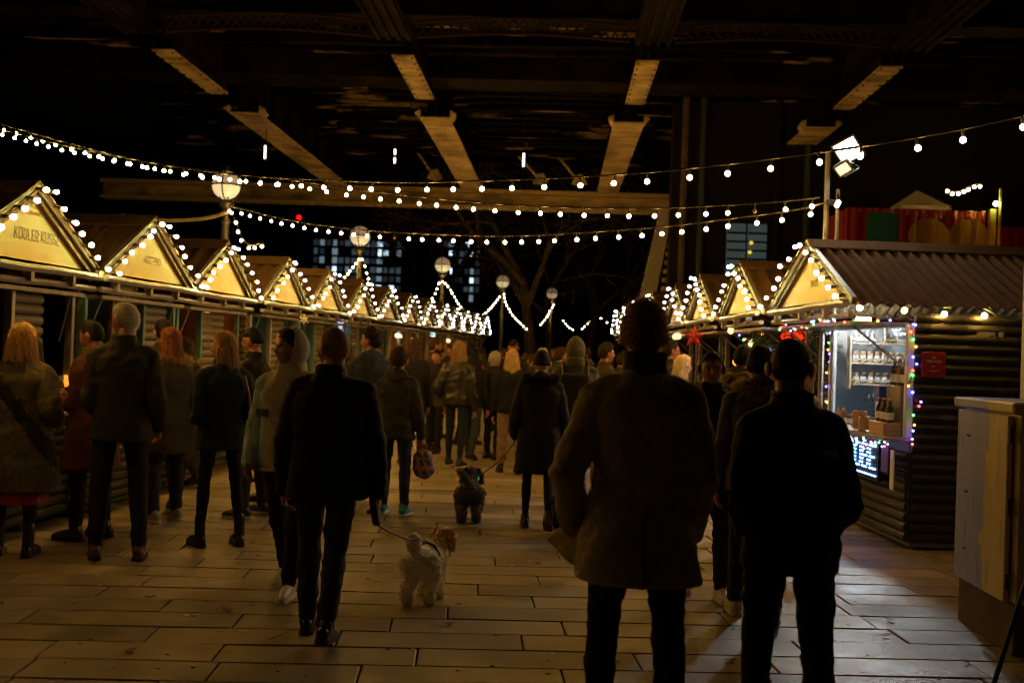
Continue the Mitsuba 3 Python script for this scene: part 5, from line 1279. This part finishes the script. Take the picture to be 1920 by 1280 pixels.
person('dark hooded figure partly cut by the left edge, above the blonde bob', -4.62, 8.75, 1.98, 35, hair='short', hcol='black', top=(.018, .026, .020), hem=.75, bulk=.03, hood='down', lod=1, seed=36)
person('man with dark hair behind the grey haired man, half hidden', -3.80, 10.15, 1.86, 40, hair='short', hcol='black', top=(.03, .028, .024), lod=1, seed=37)
person('auburn haired woman in olive parka with cream furry collar, behind the grey haired man', -3.52, 9.6, 1.765, 62, hair='long', hcol='red', top=(.06, .05, .027), trou=(.03, .03, .035), hem=.62, flare=.05, bulk=.02, fur=(700, (.45, .32, .17), .045), shoe=(.30, .26, .2), sole=(.6, .55, .45), lod=1, seed=38, shw=.165, lw=(-.16, .25, 1.05), rw=(.2, .2, 1.0))
person('person in long black coat with yellowish fur hood lowered, facing the second left stall', -4.22, 12.0, 1.69, 70, hair='bob', hcol='darkbrown', top=(.02, .018, .017), trou=BLACK, hem=.25, flare=.10, bulk=.03, hood='down', fur=(900, (.30, .24, .08), .06), lod=1, seed=39, shw=.17)
def green_sheen(p): return np.tile(np.array((.012, .022, .017)), (len(p), 1))
e = person('woman with long blonde hair in dark green jacket and black boots, in profile', -2.70, 8.55, 1.735, 38, hair='long', hcol='fair', skin='ruddy', hyaw=48, topfn=green_sheen, trou=(.010, .010, .011), hem=.80, flare=.03, bulk=.016, leg_r=.80, shoe=(.015, .013, .012), shoe_h=.13, shw=.168, wid=.92, lod=0,
           lw=(-.15, .22, 1.03), rw=(.22, .14, 1.0), legs=((3, 2, 5), (-3, 3, 5)), seed=41, fold=.008)
decal(e, 'strap', tube([e['U'](.13, -.13, 1.42), e['U'](.16, -.165, 1.25), e['U'](.19, -.16, 1.08)], .011, 5), 'mat_brown')
person('man in a black beanie and glasses facing left, behind the blonde woman', -2.88, 10.05, 1.80, 84, hair=None, hat='beanie', skin='ruddy', top=(.012, .012, .013), trou=(.03, .028, .026), hem=.80, bulk=.024, specs=True, lod=1, seed=43, rw=(.10, .30, 1.14), curl=1.0, shoe=(.03, .028, .026), sole=(.4, .38, .34))
person('man half hidden just left of the grey hood, lit orange from the stalls', -2.86, 11.2, 1.85, 95, hair='short', hcol='darkbrown', skin='ruddy', top=(.03, .025, .022), lod=1, seed=44)
person('person with an orange lit face in profile, just left of the cropped haired man', -2.33, 11.6, 1.72, 88, hair='long', hcol='darkbrown', skin='ruddy', top=(.025, .02, .02), lod=1, seed=45, shw=.165)
person('man with curly hair in a blue grey jacket with lowered hood, head turned left', -1.92, 10.9, 1.85, 22, hair='curly', hcol='darkbrown', skin='ruddy', hyaw=58, top=(.050, .062, .088), trou=(.03, .036, .05), hem=.78, bulk=.03, hood='down', shoe=(.03, .03, .03), sole=(.25, .24, .22), lod=1, seed=46)
def patch(p):
    c_ = np.tile(np.array((.035, .030, .020)), (len(p), 1))
    q = ((np.floor(p[:, 2] * 14) + np.floor(p[:, 0] * 9)) % 2) == 0
    c_[q] = (.05, .046, .03); return c_
bg = person('teenager in a dark quilted jacket carrying a tartan bag, with teal trainers', -1.58, 10.55, 1.655, -8, hair='curly', hcol='brown', skin='ruddy', topfn=patch, trou=(.02, .024, .036), hem=.80, bulk=.02, shoe=(.02, .22, .26), sole=(.5, .5, .48), hood='down', lod=1, seed=47, rw=(.27, .06, .84), legs=((4, 3, 3), (-4, 4, 4)), curl=1.0)
kb = thing('tartan_bag', 'round tartan bag in pink, grey and brown hanging from the hand of the teenager', 'bag')
hw_ = bg['world'](bg['wr'][1]) + np.array([.02, 0, -.10])
bm = cloth(Manifold.batch_hull([ball(hw_ + (0, 0, -.12), .11, 14, (.10, .075, .10)), ball(hw_ + (.01, 0, -.22), .12, 14, (.115, .085, .11))]), .025, 3, .010, (12, 12, 12), 3)
bv = np.array(bm.vertices)
bc = np.where((np.sin(bv[:, 2] * 70) > .4)[:, None], (.30, .12, .20), np.where((np.sin(bv[:, 0] * 80 + bv[:, 2] * 30) > .3)[:, None], (.26, .24, .25), (.09, .05, .045)))
part(kb, 'pouch', bm, 'mat_cloth', smooth=True, color=bc)
part(kb, 'handle', tube([hw_ + (-.05, 0, -.10), hw_ + (-.015, 0, .02), hw_ + (.015, 0, .02), hw_ + (.06, 0, -.10)], .008, 6), 'mat_brown')
person('woman with long brown hair in a navy coat, behind the curly haired man', -2.06, 15.2, 1.80, 10, hair='long', hcol='brown', top=(.022, .022, .034), trou=(.05, .02, .015), hem=.70, shw=.17, shoe=(.10, .02, .015), lod=1, seed=48)
def shiny(p): return np.tile(np.array((.035, .032, .028)), (len(p), 1))
f2 = person('woman with shoulder length fair hair in dark leather jacket, jeans and white soled trainers', -1.40, 15.0, 1.775, -18, hair='bob', hcol='fair', topfn=shiny, mat_top='mat_leather', trou=(.022, .028, .045), hem=.88, bulk=.014, leg_r=.85, shoe=(.02, .02, .02), sole=(.6, .58, .52), shw=.168, lod=1, seed=49, legs=((6, 3, 3), (-6, 5, 3)), lw=(-.27, .08, .95))
hb = thing('handbag', 'dark olive handbag at the left hip of the woman in the leather jacket', 'bag')
q0 = f2['world'](f2['U'](-.25, .0, .98))
part(hb, 'bag_body', hull([q0 + np.array(p) for p in [(-.10, -.05, -.14), (.10, -.05, -.14), (-.08, -.04, .10), (.08, -.04, .10), (-.10, .05, -.14), (.10, .05, -.14), (-.08, .04, .10), (.08, .04, .10)]]), 'mat_leather', color=np.array((.05, .05, .02)))
part(hb, 'strap', tube([q0 + (-.05, 0, .1), f2['world'](f2['U'](-.12, -.10, 1.46)), f2['world'](f2['U'](.0, -.14, 1.3))], .009, 5), 'mat_black')
g2 = person('dark haired person in black beside the leather jacket, pale strap across the shoulder', -1.27, 16.2, 1.68, -20, hair='bob', hcol='black', top=(.014, .014, .016), trou=(.04, .055, .085), hem=.84, shw=.17, lod=1, seed=50, legs=((12, 4, 2), (-12, 10, 2)), lift=(0, 10))
decal(g2, 'strap', tube([g2['U'](-.12, -.135, 1.44), g2['U'](.02, -.165, 1.22), g2['U'](.14, -.15, 1.02)], .014, 5), 'mat_canvas')
person('blonde woman in a black jacket and pale flared trousers, beside the long black parka', -.62, 14.55, 1.68, 8, hair='long', hcol='blonde', top=(.013, .013, .015), trou=(.30, .21, .14), hem=.86, bulk=.02, leg_r=1.15, shoe=(.016, .014, .013), shoe_h=.06, shw=.165, lod=1, seed=51, legs=((6, 3, 2), (-8, 14, 2)), lift=(0, 12))
h2 = person('woman in long black parka with lowered fur hood and dark beanie, holding dog leads', -.15, 10.05, 1.68, 0, hair=None, hat='beanie', top=(.012, .012, .016), trou=(.010, .010, .011), hem=.55, flare=.045, bulk=.028, wid=.95, leg_r=.76, hood='down', fur=(1400, (.03, .024, .02), .05), shoe=(.018, .017, .018), sole=(.12, .05, .03), shw=.155, lod=1, seed=52,
            legs=((6, 3, 2), (-14, 22, 2)), lift=(0, 30), lw=(-.25, .14, .90), rw=(.24, .16, .88))
def camo(p):
    nz = meshkit.fbm(p * 9, 2, 3)
    c_ = np.tile(np.array((.085, .075, .04)), (len(p), 1)); c_[nz > .55] = (.03, .03, .018); return c_
i2 = person('person in an olive jacket with a camouflage hood up and a black backpack', .19, 11.5, 1.84, 0, hair=None, hood='up', hat=(.10, .095, .05), topfn=camo, trou=(.26, .22, .16), hem=.84, bulk=.03, lod=1, seed=53, legs=((5, 3, 3), (-5, 6, 3)))
kp = thing('backpack', 'black backpack on the back of the person with the camouflage hood', 'backpack')
bp = i2['world'](i2['U'](0, -.24, 1.18))
part(kp, 'bag_body', cloth(Manifold.batch_hull([ball(bp + np.array(p), .05, 10) for p in [(-.11, 0, .18), (.11, 0, .18), (-.12, -.04, -.2), (.12, -.04, -.2), (-.11, .05, -.2), (.11, .05, -.2), (-.1, .05, .18), (.1, .05, .18)]]), .03, 3, .006), 'mat_cloth', smooth=True, color=np.array((.016, .015, .015)))
for sx in (-1, 1): part(kp, 'strap', tube([i2['world'](i2['U'](sx * .12, -.20, 1.36)), i2['world'](i2['U'](sx * .13, -.02, 1.51)), i2['world'](i2['U'](sx * .12, .17, 1.3))], .016, 6), 'mat_black')
# middle distance
person('man in a dark flat cap facing the camera, face lit, beyond the blonde woman', -.76, 18.3, 1.87, 172, hair='short', hcol='darkbrown', hat='cap', skin='ruddy', top=(.02, .02, .022), lod=1, seed=54)
person('dark haired man in profile facing right, left of the tall man in the overcoat', .60, 13.8, 1.82, -72, hair='curly', hcol='darkbrown', skin='ruddy', top=(.045, .03, .022), rw=(.1, .3, 1.15), lod=1, seed=55)
person('man in a dark green jacket facing right, between the beanie and the camouflage hood', .02, 16.6, 1.74, -60, hair='curly', hcol='brown', skin='ruddy', top=(.02, .045, .04), lod=1, seed=56)
person('person in a pale knitted hat just behind the dark beanie', -.22, 16.0, 1.72, 20, hair='bob', hcol='whiteblonde', top=(.03, .03, .03), lod=2, seed=57)
person('tall brown haired figure in profile facing right, at the far left stalls', -2.04, 17.4, 1.84, -70, hair='curly', hcol='brown', skin='ruddy', top=(.04, .025, .02), rw=(.12, .30, 1.2), lw=(-.08, .3, 1.1), lod=2, seed=58)
person('short dark haired person in front of the tall brown haired figure in profile', -1.92, 17.0, 1.66, 160, hair='short', hcol='black', skin='ruddy', top=(.025, .02, .018), lod=2, seed=59)
person('grey haired woman left of the long blonde hair, facing right', -.98, 16.3, 1.64, -50, hair='curly', hcol='grey', skin='ruddy', top=(.03, .025, .022), lod=2, seed=60)
person('woman in a bright pink top seen small through the crowd', -1.62, 20.5, 1.70, 175, hair='long', hcol='darkbrown', skin='ruddy', top=(.45, .03, .10), lod=2, seed=61, shw=.165)
# right group
person('dark cropped haired man facing the camera in dark coat and white trainers', 1.06, 7.45, 1.715, 184, skin='tan', hair='crew', hcol='black', hyaw=-6, hpitch=4, top=(.014, .014, .016), trou=(.016, .017, .02), hem=.72, bulk=.024, shoe=(.55, .52, .54), sole=(.6, .58, .56), legs=((8, 4, 1), (-8, 10, 1)), lift=(0, 8), hood='down', lod=0, seed=63)
person('man in olive jacket with furry hood, walking just ahead of the black zip jacket', 1.30, 6.9, 1.765, -3, hair='crew', hcol='darkbrown', skin='ruddy', hyaw=-38, top=(.055, .045, .030), trou=(.016, .017, .021), hem=.82, bulk=.022, hood='down', fur=(1300, (.40, .27, .12), .05), shoe=(.42, .36, .26), sole=(.5, .42, .32), legs=((8, 3, 1), (-8, 12, 1)), lift=(0, 10), lod=0, seed=64)
person('dark haired customer in a fur hooded coat at the second right stall', 1.72, 10.1, 1.80, -55, hair='short', hcol='black', skin='ruddy', top=(.02, .018, .018), hem=.70, bulk=.03, hood='down', fur=(800, (.32, .25, .14), .05), lod=1, seed=65)
person('customer in a light grey coat hidden behind the black zip jacket', 2.24, 9.85, 1.66, -70, hair='bob', hcol='fair', top=(.28, .27, .25), hem=.7, bulk=.02, lod=1, seed=66, shw=.17, rw=(.1, .35, 1.25))
person('woman with pale blonde hair in profile facing right, beside the overcoat shoulder', 1.40, 12.2, 1.69, -75, hair='bob', hcol='whiteblonde', skin='pale', top=(.03, .03, .035), lod=1, seed=67, shw=.165)
person('man with dark hair and glasses facing right, right of the overcoat collar', 1.33, 12.9, 1.87, -80, hair='short', hcol='black', skin='ruddy', specs=True, top=(.02, .02, .022), lod=1, seed=68)
# the far crowd: figures nothing tells apart
rf = np.random.default_rng(77)
FAR = [(-2.3, 22.5), (-1.75, 24.5), (-1.15, 22.0), (-.75, 25.0), (-.3, 21.5), (.15, 23.5), (.5, 20.0), (.75, 26.0), (-1.45, 28.5), (-.5, 30.5), (.3, 29.0), (-2.0, 29.0), (1.0, 17.0), (-1.55, 18.6), (-.45, 19.3), (.75, 15.6), (1.45, 14.6), (1.35, 16.8), (-2.2, 19.6), (1.2, 19.5), (-.1, 26.5), (-1.3, 31.5), (.6, 32.0)]
for i, (x, y) in enumerate(FAR):
    person('dim dark clothed figure in the far crowd between the stall rows', x, y, rf.uniform(1.62, 1.80), rf.choice([0, 20, 50, -40, 165, 190, 80, -85]), hair=rf.choice(['short', 'bob', 'short', 'curly']), hcol=rf.choice(['black', 'darkbrown', 'brown']), skin='ruddy', top=rf.uniform(.012, .05) * np.array([1, .9, .85]), lod=2, seed=100 + i, group='dim far crowd', hyaw=rf.uniform(-50, 50), rw=None if i % 3 else (.12, .28, 1.12),
           legs=((8, 4, 2), (-8, 6, 2)), hem=rf.uniform(.6, .85))

# ---------------------------------------------------------------- dogs and leads
def dog(label, x, y, yaw, S, col, curl=.012, tail='stub', n=5000, L=.020, headyaw=0, ear=(.36, .22, .11), legph=(0, 0, 0, 0), hz=0.0, hx=0.0):
    k = thing('dog', label, 'dog')
    rg = np.random.default_rng(int(abs(x) * 1000) + 5)
    R = rotz(math.radians(yaw), (x, y, 0))
    hx_ = np.array([hx, .255, .405 + hz])
    Rh = rot([0, 0, 1], math.radians(headyaw))
    hp = lambda *p: hx_ + Rh @ np.array(p)
    ms = chain([(0, -.15, .285), (0, 0, .275), (0, .13, .275)], [.088, .086, .095]) + [cone((0, .16, .30), .075, hx_ - np.array([0, .02, .03]), .058), ball(hx_, 1, 16, (.064, .072, .062)), cone(hp(0, .05, -.012), .036, hp(0, .115, -.022), .026)]
    for i, sx in enumerate((-1, 1)):
        f, h = legph[i], legph[2 + i]
        ms += chain([(sx * .058, .13, .23), (sx * .062, .125 + f * .5, .14), (sx * .062, .135 + f, .035)], [.058, .040, .034]) + chain([(sx * .062, .135 + f, .03), (sx * .062, .16 + f, .025)], [.034, .028])
        ms += chain([(sx * .062, -.14, .26), (sx * .070, -.085 + h * .4, .17), (sx * .068, -.185 + h, .10), (sx * .068, -.165 + h, .032)], [.078, .060, .038, .034]) + chain([(sx * .068, -.165 + h, .03), (sx * .068, -.14 + h, .025)], [.034, .030])
    if tail == 'stub': ms += chain([(0, -.20, .33), (-.02, -.225, .40), (-.03, -.21, .43)], [.03, .045, .05])
    else: ms += chain([(0, -.20, .33), (-.03, -.25, .40), (-.07, -.24, .46), (-.09, -.20, .48)], [.028, .030, .032, .026])
    t = cloth(uni(ms), .011, 6, 0)
    v = np.array(t.vertices); nn = np.array(t.vertex_normals)
    q = meshkit.fbm(v * 38, 3, 2) - .45
    t.vertices = v + nn * (q * curl * 1.6)[:, None]
    v = np.array(t.vertices); nn = np.array(t.vertex_normals)
    base = np.array(col[0])
    loc = (v - hx_) @ Rh
    hd = np.clip(1 - np.linalg.norm(loc / np.array([.11, .14, .10]), axis=1), 0, .5) * 2
    C = base[None] * (.7 + .6 * meshkit.fbm(v * 45, 2, 6))[:, None]
    C = C * (1 - hd[:, None]) + np.array(col[1])[None] * hd[:, None]
    pw = v[:, 2] < .035
    C[pw] *= .7
    def X(m): m = m.copy(); m.vertices = np.array(m.vertices) * S; m.apply_transform(R); return m
    bd = part(k, 'body', X(t), 'mat_fur', smooth=True, color=C)
    ii = rg.choice(len(v), n); 
    fl = nn[ii] + np.array([0, -.15, -.35])
    part(k, 'coat_hair', X(blades(v[ii], fl, L, .0028, .4, 3, .5)), 'mat_hair', smooth=False, color=np.repeat(np.clip(C[ii] * rg.uniform(.9, 1.5, size=(n, 1)), 0, .95), 5, 0))
    em = []
    for sx in (-1, 1):
        em += [Manifold.batch_hull([ball(hp(sx * .055, -.005, .035), .022, 10), ball(hp(sx * .082, -.012, -.02), .028, 10), ball(hp(sx * .085, -.01, -.075), .026, 10)])]
    et = cloth(uni(em), .010, 3, .008, (40, 40, 40), 4); ev = np.array(et.vertices)
    part(k, 'ears', X(et), 'mat_cloth', smooth=True, color=np.array(col[1]) * .9)
    ii = rg.choice(len(ev), n // 5)
    part(k, 'ear_hair', X(blades(ev[ii], np.array(et.vertex_normals)[ii] + (0, 0, -.6), L, .0026, .4, 5, .4)), 'mat_strand', smooth=False, color=np.repeat(np.array(col[1])[None] * rg.uniform(.6, 1.2, size=(n // 5, 1)), 5, 0))
    part(k, 'nose', X(tm(ball(hp(0, .14, -.014), .012, 10))), 'mat_black')
    part(k, 'eye', X(cat([ball(hp(sx * .03, .062, .012), .009, 8) for sx in (-1, 1)])), 'mat_black')
    return k, lambda p: (R @ np.r_[np.array(p) * S, 1])[:3], bd
p1, pX, _ = dog('cream curly poodle with brown ears on a black lead beside the man in black', -.82, 7.0, -9, .98, ((.90, .86, .78), (.62, .40, .24)), headyaw=-24, hx=.05, n=5000, L=.013, curl=.017, legph=(.03, -.03, -.02, .04), hz=-.01)
part(p1, 'harness', tube([pX(p) for p in [(-.09, .02, .30), (-.05, .01, .365), (0, 0, .385), (.05, .01, .365), (.09, .02, .30)]], .010, 6), 'mat_pipe')
p2, gX, _ = dog('small grey curly dog with raised tail and green glowing collar, walking away mid path', -.81, 10.35, 4, 1.05, ((.085, .07, .055), (.04, .032, .026)), tail='up', n=5000, headyaw=6, hx=.01, legph=(.02, -.02, -.02, .02))
a_ = np.linspace(0, 2 * PI, 19)
part(p2, 'collar', tube([gX((.01 + .068 * math.cos(q), .215 + .045 * math.sin(q), .365 + .03 * math.sin(q))) for q in a_], .009, 6), 'mat_pipe', **glow((.02, .30, .06), .2))
p3, kX, _ = dog('black dog half hidden beside the overcoat flap, on a red lead', .14, 9.95, 10, 1.12, ((.018, .016, .015), (.016, .014, .013)), n=3000, legph=(.03, -.03, .03, -.03))
hnd = c['world'](c['wr'][1] + (c['wr'][1] - c['el'][1]) / np.linalg.norm(c['wr'][1] - c['el'][1]) * .085 + np.array([-.025, .0, 0]))
lk = thing('dog_lead', 'black lead with a chunky handle from the man in black to the cream poodle', 'dog lead')
hdl = cloth(Manifold.batch_hull([ball(hnd + np.array(p), .022, 12) for p in [(-.0, -.05, .05), (0, .05, .05), (.02, -.02, -.09), (.02, .05, -.10)]]), .012, 3, 0)
part(lk, 'handle', hdl, 'mat_black', smooth=True)
part(lk, 'line', tube(spline([hnd + np.array([.02, .02, -.11]), (hnd + np.array([.02, .02, -.11])) * .5 + np.array(pX((0, 0, .395))) * .5 + np.array([0, 0, -.025]), pX((0, 0, .395))], 14)[0], .006, 6), 'mat_black')
hl_ = h2['world'](h2['wr'][0] + np.array([0, .06, -.06]))
k = thing('dog_lead', 'thin brown lead from the woman in the black parka to the small grey dog', 'dog lead')
scene[k] = mikit.ply(tube(spline([hl_, (np.array(gX((.05, .21, .38))) + hl_) / 2 + np.array([0, 0, -.05]), gX((.05, .21, .38))], 14)[0], .006, 6), 'mat_brown')
hr_ = h2['world'](h2['wr'][1] + np.array([0, .06, -.06]))
k = thing('dog_lead', 'red lead from the woman in the black parka to the black dog', 'dog lead')
scene[k] = mikit.ply(tube(spline([h2['world'](h2['U'](.05, .02, .72)), (np.array(kX((0, .2, .36))) + h2['world'](h2['U'](.05, .02, .72))) / 2 + np.array([0, 0, -.03]), kX((0, .2, .36))], 14)[0], .006, 6), 'mat_red')
